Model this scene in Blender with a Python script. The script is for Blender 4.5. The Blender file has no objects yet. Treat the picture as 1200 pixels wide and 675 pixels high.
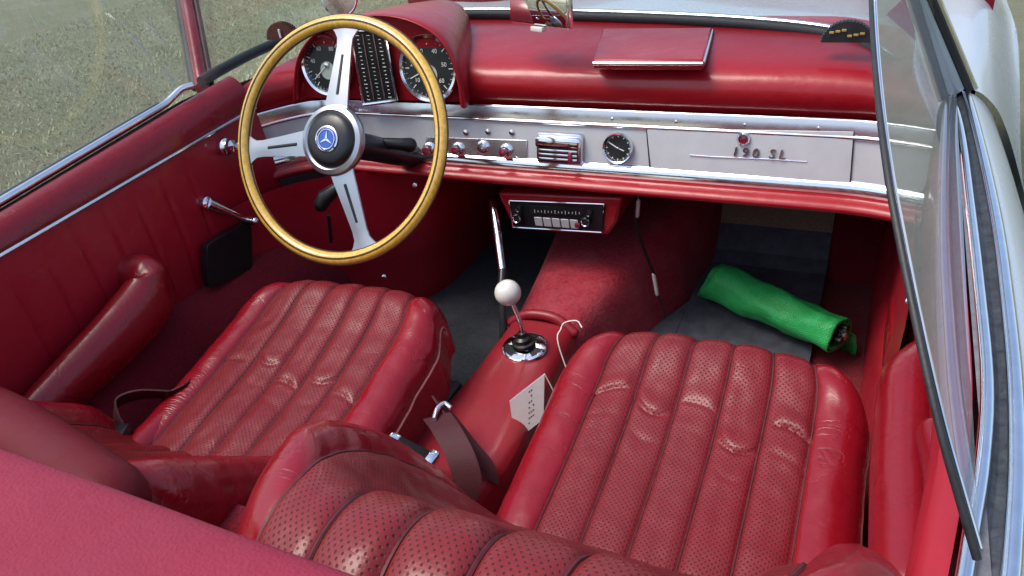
import bpy, bmesh, math, random
import numpy as np
from mathutils import Vector, Matrix, noise
random.seed(7)
R = math.radians
scene = bpy.context.scene
COL = scene.collection

# ------------------------------------------------------------------ camera
CAM = np.array([.577, -1.453, 1.389]); FPX = 900.0
cf = np.array([-.398, .749, -.531]); cf /= np.linalg.norm(cf)
cr = np.array([.9081, .4037, -.111]); cr -= cf * (cr @ cf); cr /= np.linalg.norm(cr)
cu = np.cross(cr, cf)
cam_data = bpy.data.cameras.new('camera'); cam = bpy.data.objects.new('camera', cam_data); COL.objects.link(cam)
M = Matrix(((cr[0], cu[0], -cf[0], CAM[0]), (cr[1], cu[1], -cf[1], CAM[1]), (cr[2], cu[2], -cf[2], CAM[2]), (0, 0, 0, 1)))
cam.matrix_world = M
cam_data.sensor_width = 36.0; cam_data.lens = 36.0 * FPX / 1200.0
cam_data.clip_start = .02; cam_data.clip_end = 2000
scene.camera = cam

def at(px, py, **k):
    """a measured spot of the car: where the sight line of the photo meets the plane x=, y= or z="""
    d = cf + cr * (px - 600) / FPX + cu * (337.5 - py) / FPX
    (a, v), = k.items(); i = 'xyz'.index(a)
    return CAM + (v - CAM[i]) / d[i] * d

V = lambda *a: np.array(a, float)
def nrm(v):
    v = np.asarray(v, float); return v / (np.linalg.norm(v) + 1e-12)

# ------------------------------------------------------------------ materials
def new_mat(name):
    m = bpy.data.materials.new(name); m.use_nodes = True
    nt = m.node_tree
    return m, nt, nt.nodes['Principled BSDF']
def N(nt, t, **k):
    n = nt.nodes.new(t)
    for a, b in k.items():
        if a.startswith('i_'): n.inputs[int(a[2:]) if a[2:].isdigit() else a[2:].replace('_', ' ')].default_value = b
        else: setattr(n, a, b)
    return n
def L(nt, a, b): nt.links.new(a, b)
def mathn(nt, op, a, b=None, c=None):
    n = N(nt, 'ShaderNodeMath', operation=op)
    for i, v in enumerate((a, b, c)):
        if v is None: continue
        if isinstance(v, (int, float)): n.inputs[i].default_value = v
        else: L(nt, v, n.inputs[i])
    return n.outputs[0]
def mixc(nt, fac, a, b, blend='MIX'):
    n = N(nt, 'ShaderNodeMix', data_type='RGBA', blend_type=blend)
    for i, v in ((0, fac), (6, a), (7, b)):
        if isinstance(v, (int, float, tuple)): n.inputs[i].default_value = v if not isinstance(v, tuple) or len(v) == 4 else (*v, 1)
        else: L(nt, v, n.inputs[i])
    return n.outputs[2]
def ramp(nt, fac, stops):
    n = N(nt, 'ShaderNodeValToRGB'); e = n.color_ramp.elements
    while len(e) < len(stops): e.new(.5)
    for i, (p, c) in enumerate(stops):
        e[i].position = p; e[i].color = (c, c, c, 1) if isinstance(c, (int, float)) else (*c, 1)
    L(nt, fac, n.inputs[0]); return n.outputs[0]
def ocoord(nt, scale=(1, 1, 1)):
    tc = N(nt, 'ShaderNodeTexCoord'); mp = N(nt, 'ShaderNodeMapping'); mp.inputs['Scale'].default_value = scale
    L(nt, tc.outputs['Object'], mp.inputs[0]); return mp.outputs[0]
def noise_t(nt, vec, scale, detail=4, rough=.55, dist=0):
    n = N(nt, 'ShaderNodeTexNoise'); n.inputs['Scale'].default_value = scale; n.inputs['Detail'].default_value = detail
    n.inputs['Roughness'].default_value = rough; n.inputs['Distortion'].default_value = dist
    L(nt, vec, n.inputs['Vector']); return n.outputs[0]
def bump(nt, h, strength, dist, prev=None):
    b = N(nt, 'ShaderNodeBump'); b.inputs['Strength'].default_value = strength; b.inputs['Distance'].default_value = dist
    L(nt, h, b.inputs['Height'])
    if prev is not None: L(nt, prev, b.inputs['Normal'])
    return b.outputs[0]

def leather(name, col, rough=.38, grain=.25, wear=.3, worn=None, holes=False, crease=.45, spec=.36, coat=.3, hscale=175, lump=1.0):
    m, nt, p = new_mat(name)
    co = ocoord(nt)
    big = noise_t(nt, co, 6, 5, .6); fine = noise_t(nt, co, 60, 4, .6)
    worn = worn or tuple(c * .72 for c in col)
    f = ramp(nt, big, [(.35, 0), (.7, wear)])
    c = mixc(nt, f, col, worn)
    c = mixc(nt, ramp(nt, fine, [(.45, 0), (.75, .18)]), c, tuple(x * .55 for x in col))
    # scuffs
    sc = noise_t(nt, ocoord(nt, (1, .25, 1)), 45, 8, .75, .6)
    c = mixc(nt, ramp(nt, sc, [(.62, 0), (.74, .35)]), c, tuple(min(1, x * 1.3 + .05) for x in worn))
    # fine creases
    wv = N(nt, 'ShaderNodeTexNoise'); wv.inputs['Scale'].default_value = 9; L(nt, co, wv.inputs['Vector'])
    wc = N(nt, 'ShaderNodeMix', data_type='VECTOR'); wc.inputs[0].default_value = .06
    L(nt, co, wc.inputs[4]); L(nt, wv.outputs['Color'], wc.inputs[5])
    mpc = N(nt, 'ShaderNodeMapping'); mpc.inputs['Scale'].default_value = (.8, 1.9, 1.2); mpc.inputs['Rotation'].default_value = (0, 0, R(28)); L(nt, wc.outputs[1], mpc.inputs[0])
    rn = noise_t(nt, mpc.outputs[0], 9, 4.0, .55, .35)
    cracks = ramp(nt, mathn(nt, 'ABSOLUTE', mathn(nt, 'SUBTRACT', rn, .5)), [(0, 0), (.022, 1)])
    msk = ramp(nt, noise_t(nt, co, 11, 3), [(.40, 0), (.78, .8)])
    inv = mathn(nt, 'SUBTRACT', 1, cracks)
    crk = mathn(nt, 'MULTIPLY', inv, msk)
    c = mixc(nt, mathn(nt, 'MULTIPLY', crk, crease * .7), c, tuple(x * .4 for x in col))
    g = N(nt, 'ShaderNodeTexVoronoi', feature='SMOOTH_F1'); g.inputs['Scale'].default_value = 420; L(nt, co, g.inputs['Vector'])
    nb = bump(nt, g.outputs['Distance'], grain, .0006)
    nb = bump(nt, mathn(nt, 'SUBTRACT', 1, crk), crease, .0022, nb)
    nb = bump(nt, noise_t(nt, co, 22, 3), .28 * lump, .006, nb)
    nb = bump(nt, noise_t(nt, ocoord(nt, (1, .5, 1)), 75, 4), .16 * lump, .0022, nb)
    if holes:
        uv = N(nt, 'ShaderNodeUVMap'); uv.uv_map = 'UVMap'
        mp = N(nt, 'ShaderNodeMapping'); mp.inputs['Scale'].default_value = (hscale, hscale, 1); mp.inputs['Rotation'].default_value = (0, 0, R(45))
        L(nt, uv.outputs[0], mp.inputs[0])
        hv = N(nt, 'ShaderNodeTexVoronoi', voronoi_dimensions='2D'); hv.inputs['Scale'].default_value = 1; hv.inputs['Randomness'].default_value = 0
        L(nt, mp.outputs[0], hv.inputs['Vector'])
        h = ramp(nt, hv.outputs['Distance'], [(.13, 1), (.24, 0)])
        c = mixc(nt, mathn(nt, 'MULTIPLY', h, .8), c, (.02, .004, .006))
        nb = bump(nt, mathn(nt, 'SUBTRACT', 1, h), .6, .0012, nb)
        ro = mathn(nt, 'ADD', mathn(nt, 'MULTIPLY', h, .4), rough)
    else:
        ro = None
    rr = ramp(nt, noise_t(nt, co, 14, 5), [(.3, rough - .06), (.75, rough + .14)])
    if ro is not None: rr = mathn(nt, 'MAXIMUM', rr, ro)
    L(nt, c, p.inputs['Base Color']); L(nt, rr, p.inputs['Roughness']); L(nt, nb, p.inputs['Normal'])
    p.inputs['Specular IOR Level'].default_value = spec
    p.inputs['Coat Weight'].default_value = coat; p.inputs['Coat Roughness'].default_value = .16
    return m

def simple(name, col, rough=.5, metal=0, spec=.5, nscale=0, namp=.2, bumpamt=0, coat=0, bscale=200):
    m, nt, p = new_mat(name)
    p.inputs['Base Color'].default_value = (*col, 1); p.inputs['Roughness'].default_value = rough
    p.inputs['Metallic'].default_value = metal; p.inputs['Specular IOR Level'].default_value = spec
    p.inputs['Coat Weight'].default_value = coat; p.inputs['Coat Roughness'].default_value = .05
    co = ocoord(nt)
    if nscale:
        n = noise_t(nt, co, nscale, 6, .65)
        L(nt, mixc(nt, ramp(nt, n, [(.3, 0), (.7, 1)]), tuple(c * (1 - namp) for c in col), tuple(min(1, c * (1 + namp)) for c in col)), p.inputs['Base Color'])
        L(nt, ramp(nt, n, [(.3, max(.02, rough - .06)), (.7, rough + .08)]), p.inputs['Roughness'])
    if bumpamt:
        L(nt, bump(nt, noise_t(nt, co, bscale, 3), bumpamt, .002), p.inputs['Normal'])
    return m

def carpet(name, col, col2, scale=260):
    m, nt, p = new_mat(name); co = ocoord(nt)
    n = noise_t(nt, co, scale, 3, .7); b = noise_t(nt, co, 9, 5, .6)
    c = mixc(nt, ramp(nt, n, [(.3, 0), (.72, 1)]), tuple(x * .45 for x in col), col)
    c = mixc(nt, ramp(nt, b, [(.42, 0), (.75, .6)]), c, col2)
    L(nt, c, p.inputs['Base Color']); p.inputs['Roughness'].default_value = .95; p.inputs['Specular IOR Level'].default_value = .15
    p.inputs['Sheen Weight'].default_value = .08
    L(nt, bump(nt, n, .9, .004), p.inputs['Normal'])
    return m

RED = (.235, .0042, .0115); REDB = (.31, .0055, .012); DRED = (.20, .008, .02)
MT = {}
MT['leather'] = leather('red_leather', RED, .26, .22, .35)
MT['holes'] = leather('perforated_leather', (.185, .0075, .013), .40, .3, .5, (.15, .019, .022), holes=True, crease=.3, coat=.08)
MT['holes_bold'] = leather('perforated_leather_bold', (.19, .007, .011), .38, .3, .5, (.15, .026, .018), holes=True, crease=.3, coat=.15, hscale=195)
MT['dash'] = leather('dash_leather', REDB, .36, .15, .15, crease=0.0)
MT['door'] = leather('door_leather', (.38, .009, .022), .40, .18, .25, crease=.05)
MT['trim_dark'] = leather('dark_trim_leather', (.12, .003, .008), .5, .2, .25, crease=0, coat=0, spec=.3)
MT['vinyl'] = leather('rear_cover_vinyl', (.245, .021, .046), .78, .9, .6, (.21, .032, .055), crease=.0, spec=.25, coat=0, lump=.35)
MT['console'] = leather('console_leather', (.27, .009, .018), .42, .2, .5, (.20, .025, .028), crease=.12)
MT['carpet'] = carpet('red_carpet', (.42, .030, .05), (.42, .10, .11), 120)
MT['carpet_dark'] = carpet('dark_red_carpet', (.26, .011, .024), (.20, .014, .024))
MT['mat'] = carpet('black_mat', (.045, .05, .06), (.08, .082, .09), 120)
MT['mat_smooth'] = simple('black_rubber_mat', (.075, .085, .105), .6, nscale=30, namp=.35, bumpamt=.3, bscale=300)
MT['beige'] = carpet('beige_felt', (.50, .41, .28), (.36, .29, .18), 300)
MT['chrome'] = simple('chrome', (.82, .82, .84), .09, 1, nscale=40, namp=.06)
MT['chrome_soft'] = simple('soft_chrome', (.78, .78, .79), .16, 1, nscale=10, namp=.08)
MT['alu'] = simple('satin_aluminium', (.74, .75, .77), .24, 1, nscale=14, namp=.05)
MT['steel'] = simple('brushed_spoke_steel', (.46, .47, .48), .32, 1, nscale=5, namp=.03)
MT['silver'] = simple('silver_paint', (.52, .54, .55), .36, .1, nscale=25, namp=.05, coat=.3)
MT['black'] = simple('black_plastic', (.010, .010, .011), .34, nscale=50, namp=.3)
MT['rubber'] = simple('black_rubber', (.018, .02, .022), .5, nscale=80, namp=.3, bumpamt=.2)
MT['channel'] = simple('dusty_channel_felt', (.05, .06, .075), .6, nscale=60, namp=.6, bumpamt=.5)
MT['dial'] = simple('dial_black', (.012, .014, .014), .35, nscale=30, namp=.3)
MT['mark'] = simple('dial_white', (.72, .72, .66), .5)
MT['lume'] = simple('dial_green_white', (.42, .50, .40), .5)
MT['white'] = simple('white_knob', (.66, .64, .57), .22, nscale=60, namp=.05, coat=.4)
MT['card'] = simple('card_paper', (.72, .72, .72), .8, nscale=90, namp=.06)
MT['streak'] = simple('dried_wipe_mark', (.62, .66, .68), .9)
MT['felt_black'] = simple('matt_black', (.006, .006, .007), .75, spec=.2)
MT['seal_grey'] = simple('grey_felt_seal', (.17, .17, .19), .7, nscale=80, namp=.3)
MT['radio_alu'] = simple('pale_radio_buttons', (.55, .55, .55), .35, .2)
MT['ink'] = simple('card_ink', (.06, .06, .08), .8)
MT['belt'] = simple('belt_webbing', (.05, .004, .008), .7, nscale=150, namp=.35, bumpamt=.5, bscale=700)
MT['pipe'] = simple('seam_piping', (.46, .16, .14), .55, nscale=200, namp=.3)
MT['cord'] = simple('groove_shade_cord', (.075, .006, .009), .6, nscale=90, namp=.5)  # dark colour stands in for shade in the flute grooves
MT['groove'] = simple('seam_shadow_cord', (.20, .03, .03), .6)
MT['paint'] = simple('pale_blue_grey_paint', (.40, .46, .50), .28, .0, nscale=3, namp=.03, coat=.5)
MT['blue'] = simple('enamel_blue', (.02, .09, .42), .2, coat=.6)
MT['ruby'] = simple('ruby_plastic', (.20, .012, .03), .15, coat=.6)
MT['brown'] = simple('brown_fabric', (.085, .022, .016), .8, nscale=120, namp=.4, bumpamt=.6)
MT['gold'] = simple('gold_thread', (.42, .30, .10), .5)
MT['pedal'] = simple('pedal_rubber', (.22, .21, .17), .7, nscale=60, namp=.4, bumpamt=.5)
MT['screw'] = simple('screw_nickel', (.75, .72, .68), .2, 1)

def wood():
    m, nt, p = new_mat('honey_wood'); co = ocoord(nt, (1, 1, 1))
    n = noise_t(nt, ocoord(nt, (30, 30, 12)), 6, 6, .65, .5)
    c = mixc(nt, ramp(nt, n, [(.3, 0), (.7, 1)]), (.58, .30, .022), (.82, .55, .10))
    L(nt, c, p.inputs['Base Color']); p.inputs['Roughness'].default_value = .28
    p.inputs['Coat Weight'].default_value = .8; p.inputs['Coat Roughness'].default_value = .15
    return m
MT['wood'] = wood()
MT['wood_dark'] = simple('dark_wood_inlay', (.06, .022, .006), .35, nscale=60, namp=.4)

def greenroll():
    m, nt, p = new_mat('green_ribbed_mat'); uv = N(nt, 'ShaderNodeUVMap'); uv.uv_map = 'UVMap'
    mp = N(nt, 'ShaderNodeMapping'); mp.inputs['Scale'].default_value = (170, 170, 1); mp.inputs['Rotation'].default_value = (0, 0, R(45)); L(nt, uv.outputs[0], mp.inputs[0])
    vo = N(nt, 'ShaderNodeTexVoronoi', voronoi_dimensions='2D'); vo.inputs['Randomness'].default_value = .1; vo.inputs['Scale'].default_value = 1; L(nt, mp.outputs[0], vo.inputs['Vector'])
    co = ocoord(nt); b = noise_t(nt, co, 16, 6, .7, 1.0)
    c = mixc(nt, ramp(nt, b, [(.35, 0), (.7, 1)]), (.018, .40, .075), (.05, .62, .17))
    c = mixc(nt, ramp(nt, vo.outputs['Distance'], [(.15, .45), (.4, 0)]), c, (.008, .22, .04))
    c = mixc(nt, ramp(nt, noise_t(nt, co, 30, 8, .8, 2), [(.60, 0), (.70, .75)]), c, (.015, .06, .03))
    L(nt, c, p.inputs['Base Color']); p.inputs['Roughness'].default_value = .5
    nb = bump(nt, vo.outputs['Distance'], .5, .002); nb = bump(nt, noise_t(nt, co, 12, 4), .5, .012, nb)
    L(nt, nb, p.inputs['Normal'])
    return m
MT['green'] = greenroll()

def glass(name, tint=(.93, .96, .95), ior=1.5, streak=False):
    m, nt, p = new_mat(name); nt.nodes.remove(p)
    out = nt.nodes['Material Output']
    tr = N(nt, 'ShaderNodeBsdfTransparent'); tr.inputs[0].default_value = (*tint, 1)
    gl = N(nt, 'ShaderNodeBsdfGlossy'); gl.inputs['Roughness'].default_value = .02
    lw = N(nt, 'ShaderNodeLayerWeight'); lw.inputs[0].default_value = .5
    frs = mathn(nt, 'ADD', mathn(nt, 'MULTIPLY', mathn(nt, 'POWER', lw.outputs['Facing'], 5.0), .92), .045)
    mx = N(nt, 'ShaderNodeMixShader'); L(nt, frs, mx.inputs[0]); L(nt, tr.outputs[0], mx.inputs[1]); L(nt, gl.outputs[0], mx.inputs[2])
    last = mx.outputs[0]
    if streak:   # pale film: dust and wipe marks; a given strength paints sky reflection
        co = ocoord(nt, (1, 1, 1))
        d = N(nt, 'ShaderNodeBsdfDiffuse'); d.inputs[0].default_value = (.75, .78, .8, 1)
        n = noise_t(nt, ocoord(nt, (3, 26, 3)), 3, 5, .6)
        f = ramp(nt, n, [(.4, .02 if streak is True else streak * .6), (.72, .08 if streak is True else streak)])
        m2 = N(nt, 'ShaderNodeMixShader'); L(nt, f, m2.inputs[0]); L(nt, last, m2.inputs[1]); L(nt, d.outputs[0], m2.inputs[2]); last = m2.outputs[0]
    L(nt, last, out.inputs[0])
    return m
MT['glass'] = glass('clear_glass')
MT['glass_dusty'] = glass('dusty_glass', streak=True)
MT['glass_sky_sheen'] = glass('sky_sheen_glass', streak=.16)  # diffuse film paints the sky's reflection on the right pane
MT['lens'] = glass('dial_lens', (.97, .97, .97))

def grass_mat():
    m, nt, p = new_mat('lawn'); co = ocoord(nt)
    n1 = noise_t(nt, co, 1.6, 6, .65); n2 = noise_t(nt, ocoord(nt, (1, 3.5, 1)), 9, 8, .75); n3 = noise_t(nt, co, 110, 4, .8)
    c = mixc(nt, ramp(nt, n1, [(.35, 0), (.65, 1)]), (.28, .295, .18), (.38, .385, .255))
    c = mixc(nt, ramp(nt, n2, [(.42, 0), (.7, .8)]), c, (.46, .44, .32))
    c = mixc(nt, ramp(nt, n3, [(.35, .75), (.6, 0)]), c, (.19, .205, .115))
    L(nt, c, p.inputs['Base Color']); p.inputs['Roughness'].default_value = .95; p.inputs['Specular IOR Level'].default_value = .1
    L(nt, bump(nt, n3, 1, .03), p.inputs['Normal'])
    return m
MT['lawn'] = grass_mat()
MT['blade'] = simple('grass_blades', (.36, .37, .23), .8, nscale=2.5, namp=.35, spec=.2)

# ------------------------------------------------------------------ mesh building
class MB:
    def __init__(s): s.v = []; s.f = []; s.m = []; s.uv = []; s.mats = []
    def mi(s, m):
        m = MT[m] if isinstance(m, str) else m
        if m not in s.mats: s.mats.append(m)
        return s.mats.index(m)
    def face(s, idx, mi, uv=None): s.f.append(tuple(idx)); s.m.append(mi); s.uv.append(uv)
    def grid(s, P, mat, cu_=False, cv_=False, UV=None, matfn=None):
        """P: array (nu, nv, 3)"""
        P = np.asarray(P, float); nu, nv = P.shape[:2]; b = len(s.v)
        s.v.extend(P.reshape(-1, 3).tolist()); mi = s.mi(mat)
        for i in range(nu if cu_ else nu - 1):
            for j in range(nv if cv_ else nv - 1):
                q = [(i, j), ((i + 1) % nu, j), ((i + 1) % nu, (j + 1) % nv), (i, (j + 1) % nv)]
                k = mi if matfn is None else s.mi(matfn(i, j))
                s.face([b + a * nv + c for a, c in q], k, None if UV is None else [tuple(UV[a, c]) for a, c in q])
        return s
    def poly(s, pts, mat):
        b = len(s.v); s.v.extend([list(map(float, p)) for p in pts]); s.face(range(b, b + len(pts)), s.mi(mat)); return s
    def prism(s, pts, vec, mat):
        """closed outline pts pushed along vec"""
        b = len(s.v); n = len(pts); vec = np.asarray(vec, float); mi = s.mi(mat)
        s.v.extend([list(map(float, p)) for p in pts]); s.v.extend([list(map(float, np.asarray(p) + vec)) for p in pts])
        s.face(range(b, b + n), mi); s.face(range(b + 2 * n - 1, b + n - 1, -1), mi)
        for i in range(n): s.face([b + (i + 1) % n, b + i, b + n + i, b + n + (i + 1) % n], mi)
        return s
    def tube(s, path, rad, mat, n=12, closed=False, cap=True, flat=None, up=None):
        """round (or oval: flat=(a,b) factors, up = direction of b) tube along path"""
        P = [np.asarray(p, float) for p in path]; m = len(P)
        rad = [rad] * m if isinstance(rad, (int, float)) else list(rad)
        fa, fb = flat or (1, 1); rows = []; prev = None
        for i in range(m):
            t = P[(i + 1) % m] - P[i - 1] if closed else P[min(i + 1, m - 1)] - P[max(i - 1, 0)]
            t = nrm(t)
            if up is not None: b = nrm(np.asarray(up, float) - t * (np.asarray(up, float) @ t))
            elif prev is None:
                g = V(0, 0, 1) if abs(t[2]) < .9 else V(1, 0, 0); b = nrm(g - t * (g @ t))
            else: b = nrm(prev - t * (prev @ t))
            prev = b; a = np.cross(t, b)
            rows.append([P[i] + rad[i] * (fa * math.cos(2 * math.pi * k / n) * a + fb * math.sin(2 * math.pi * k / n) * b) for k in range(n)])
        b0 = len(s.v); s.grid(np.array(rows), mat, closed, True)
        if cap and not closed:
            mi = s.mi(mat); s.face(range(b0 + n - 1, b0 - 1, -1), mi); s.face(range(b0 + (m - 1) * n, b0 + m * n), mi)
        return s
    def blob(s, path, rad, mat, n=16, flat=None, up=None, k=5):
        """tube with rounded ends"""
        P = [np.asarray(p, float) for p in path]; rad = [rad] * len(P) if isinstance(rad, (int, float)) else list(rad)
        t0 = nrm(P[0] - P[1]); t1 = nrm(P[-1] - P[-2]); A = []; ra = []; B = []; rb = []
        for i in range(k, 0, -1):
            a = i / k * math.pi / 2 * .97
            A.append(P[0] + t0 * rad[0] * math.sin(a)); ra.append(rad[0] * math.cos(a))
        for i in range(1, k + 1):
            a = i / k * math.pi / 2 * .97
            B.append(P[-1] + t1 * rad[-1] * math.sin(a)); rb.append(rad[-1] * math.cos(a))
        return s.tube(A + P + B, ra + rad + rb, mat, n, flat=flat, up=up)
    def lathe(s, prof, o, ax, mat, n=32, matfn=None, xa=None):
        """prof: (radius, height) pairs along axis ax at origin o"""
        ax = nrm(ax); g = np.asarray(xa, float) if xa is not None else (V(0, 0, 1) if abs(ax[2]) < .9 else V(1, 0, 0))
        a = nrm(g - ax * (g @ ax)); b = np.cross(ax, a); o = np.asarray(o, float)
        P = np.array([[o + ax * h + r * (math.cos(2 * math.pi * k / n) * a + math.sin(2 * math.pi * k / n) * b) for k in range(n)] for r, h in prof])
        return s.grid(P, mat, False, True, matfn=matfn)
    def box(s, c, half, mat, rot=None, bev=0, seg=2):
        """box with rounded edges; rot = 3 column axes"""
        A = np.eye(3) if rot is None else np.array(rot, float)
        bm = bmesh.new(); bmesh.ops.create_cube(bm, size=2)
        for v in bm.verts: v.co = Vector((v.co.x * half[0], v.co.y * half[1], v.co.z * half[2]))
        if bev: bmesh.ops.bevel(bm, geom=bm.edges[:], offset=bev, segments=seg, affect='EDGES', profile=.5)
        b = len(s.v); mi = s.mi(mat); bm.verts.index_update()
        for v in bm.verts: s.v.append(list(np.asarray(c, float) + A.T @ np.array(v.co) if rot is not None else np.asarray(c, float) + np.array(v.co)))
        for f in bm.faces: s.face([b + v.index for v in f.verts], mi)
        bm.free(); return s
    def build(s, name, parent=None, smooth=True, sub=0, angle=40, bevel=0, loc=None):
        me = bpy.data.meshes.new(name)
        off = np.zeros(3) if loc is None else np.asarray(loc, float)
        me.from_pydata([tuple(np.asarray(v) - off) for v in s.v], [], s.f)
        for m in s.mats: me.materials.append(m)
        me.polygons.foreach_set('material_index', s.m)
        if any(u is not None for u in s.uv):
            ul = me.uv_layers.new(name='UVMap'); k = 0
            for f, u in zip(s.f, s.uv):
                for q in range(len(f)):
                    if u is not None: ul.data[k].uv = u[q]
                    k += 1
        bm = bmesh.new(); bm.from_mesh(me); bmesh.ops.recalc_face_normals(bm, faces=bm.faces[:]); bm.to_mesh(me); bm.free()
        if smooth:
            me.polygons.foreach_set('use_smooth', [True] * len(me.polygons))
            me.set_sharp_from_angle(angle=R(angle))
        o = bpy.data.objects.new(name, me); COL.objects.link(o)
        o.location = off
        if bevel:
            bv = o.modifiers.new('bevel', 'BEVEL'); bv.width = bevel; bv.segments = 2; bv.limit_method = 'ANGLE'
        if sub:
            sm = o.modifiers.new('sub', 'SUBSURF'); sm.levels = sm.render_levels = sub
        if parent is not None:
            o.parent = parent
            if loc is None: pass
        return o

def empty(name, parent=None, loc=(0, 0, 0)):
    o = bpy.data.objects.new(name, None); COL.objects.link(o); o.location = loc; o.empty_display_size = .1
    if parent is not None: o.parent = parent
    return o
def tag(o, label=None, cat=None, kind=None, group=None):
    for k, v in (('label', label), ('category', cat), ('kind', kind), ('group', group)):
        if v: o[k] = v
    return o
def line(a, b, n): return [np.asarray(a) + (np.asarray(b) - np.asarray(a)) * i / (n - 1) for i in range(n)]
def smoothpath(pts, n=8):
    """Catmull-Rom through pts"""
    P = [np.asarray(p, float) for p in pts]; P = [2 * P[0] - P[1]] + P + [2 * P[-1] - P[-2]]; out = []
    for i in range(1, len(P) - 2):
        for k in range(n):
            t = k / n; p0, p1, p2, p3 = P[i - 1:i + 3]
            out.append(.5 * ((2 * p1) + (-p0 + p2) * t + (2 * p0 - 5 * p1 + 4 * p2 - p3) * t * t + (-p0 + 3 * p1 - 3 * p2 + p3) * t ** 3))
    out.append(P[-2]); return out
def sst(a, b, x):
    t = np.clip((x - a) / (b - a), 0, 1); return t * t * (3 - 2 * t)

# ------------------------------------------------------------------ the car
car = tag(empty('convertible_car', None, (0, 0, 0)), 'open vintage roadster with red leather cockpit and pale blue-grey paint', 'car')

# ---------- seats
def pad(w, Ln, D, rw, rl, nfl, bol, side, fn=None, bolh=.016, puff=.010, corner=.05, holes='holes', rear_round=None, seed=0, crease_at=None, topholes=(.0, 2.)):
    """padded seat part in its own frame: x across (-w..w), y along (0..Ln), z = outside; returns MB-like P, mats, UV"""
    def prof(a, b, r0, r1, n, m, d):
        # list of (pos, drop, nx) from a to b with rounded ends of radius r and sides going down to d
        out = []
        for k in range(4): out.append((a, d - (d - r0) * k / 4))
        for k in range(m): 
            t = math.pi / 2 * k / m; out.append((a + r0 * (1 - math.cos(t)), r0 * (1 - math.sin(t))))
        for k in range(n + 1): out.append((a + r0 + (b - a - r0 - r1) * k / n, 0))
        for k in range(1, m + 1):
            t = math.pi / 2 * k / m; out.append((b - r1 * (1 - math.sin(t)), r1 * (1 - math.cos(t))))
        for k in range(1, 5): out.append((b, r1 + (d - r1) * k / 4))
        return out
    U = prof(-w, w, rw, rw, 170, 9, D); Vv = prof(0, Ln, rear_round or .03, rl, 110, 14, D)
    nu, nv = len(U), len(Vv)
    P = np.zeros((nu, nv, 3)); X = np.array([u[0] for u in U]); DX = np.array([u[1] for u in U]); Y = np.array([v[0] for v in Vv]); DY = np.array([v[1] for v in Vv])
    sy = np.concatenate([[0], np.cumsum(np.hypot(np.diff(Y), np.diff(DY)))])
    sx = np.concatenate([[0], np.cumsum(np.hypot(np.diff(X), np.diff(DX)))])
    XX, YY = np.meshgrid(X, Y, indexing='ij')
    dx, dy = np.meshgrid(DX, DY, indexing='ij')
    drop = np.minimum(D, np.sqrt(dx ** 2 + dy ** 2) if False else np.maximum(dx, dy) + .35 * np.minimum(dx, dy))
    ins = corner * np.abs(XX / w) ** 4 * sst(Ln * .35, Ln, YY)
    Yb = YY - ins
    Xb = XX * (1 - .10 * min(1.1, corner / .05) * sst(Ln * .72, Ln, YY) ** 2)
    Z = -drop + .010 * (1 - (XX / w) ** 2)
    P[..., 0] = Xb; P[..., 1] = Yb; P[..., 2] = Z
    if fn is not None: P = fn(P)
    # normals
    gu = np.gradient(P, axis=0); gv = np.gradient(P, axis=1); nn = np.cross(gu, gv); nn /= (np.linalg.norm(nn, axis=2, keepdims=True) + 1e-12)
    fw = 2 * (w - bol) / nfl; k = np.floor((XX + w - bol) / fw); tt = ((XX + w - bol) / fw - k) * 2 - 1
    infl = (np.abs(XX) < w - bol)
    topv = sst(.0, .03, sy[None, :] - .02)
    d = np.where(infl, puff * (np.clip(1 - np.abs(tt) ** 3.2, 0, 1)) ** .6, 0)
    e = (np.abs(XX) - (w - bol)) / bol
    db = bolh * np.sqrt(np.clip(1 - (2 * np.clip(e, 0, 1) - 1) ** 2 * 0.98, 0, 1)) * np.where(e > .5, 1, 1)
    db = np.where(e > .5, bolh * (.25 + .75 * np.sqrt(np.clip(1 - (2 * e - 1) ** 2, 0, 1))), db)
    d = np.where(infl, d, db)
    rng = np.random.RandomState(seed)
    # sat-in folds on each flute
    if crease_at is not None:
        for q in range(nfl):
            y0 = crease_at + rng.uniform(-.06, .07); amp = rng.uniform(.0022, .0062)
            sl = rng.uniform(-.35, .35)
            yq = y0 + sl * (XX - (-w + bol + fw * (q + .5)))
            s_ = Yb - yq - .018 * tt ** 2 * (1 if q % 2 else -.4)
            lip = -amp * .9 * np.exp(-(s_ / .0042) ** 2) + amp * .55 * np.exp(-((s_ - .016) / .014) ** 2) - amp * .25 * np.exp(-((s_ + .022) / .02) ** 2)
            s2 = s_ + .05 + .1 * (XX - (-w + bol + fw * (q + .5)))
            lip = lip - amp * .2 * np.exp(-(s2 / .006) ** 2) + amp * .22 * np.exp(-((s2 - .02) / .016) ** 2)
            fade = np.clip(1 - ((tt - .15 * (q - 2)) / .95) ** 4, 0, 1)
            m_ = infl & (k == q)
            d = d + np.where(m_, lip * fade, 0)
    lump = np.zeros_like(d)
    for i in range(nu):
        for j in range(nv):
            lump[i, j] = noise.noise(Vector((XX[i, j] * 16 + seed * 7, YY[i, j] * 9, seed))) * .0032 + noise.noise(Vector((XX[i, j] * 45, YY[i, j] * 30 + seed * 3, 1))) * .0013
    d = d + lump
    P = P + nn * d[..., None] * np.where(True, 1, 1)
    UV = np.zeros((nu, nv, 2)); UV[..., 0] = sx[:, None]; UV[..., 1] = sy[None, :]
    def matfn(i, j):
        xm = (X[i] + X[min(i + 1, nu - 1)]) / 2
        return holes if abs(xm) < w - bol and sy[-1] * .0 + topholes[0] < sy[j] < topholes[1] and DY[j] < D * .75 else 'leather'
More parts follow.
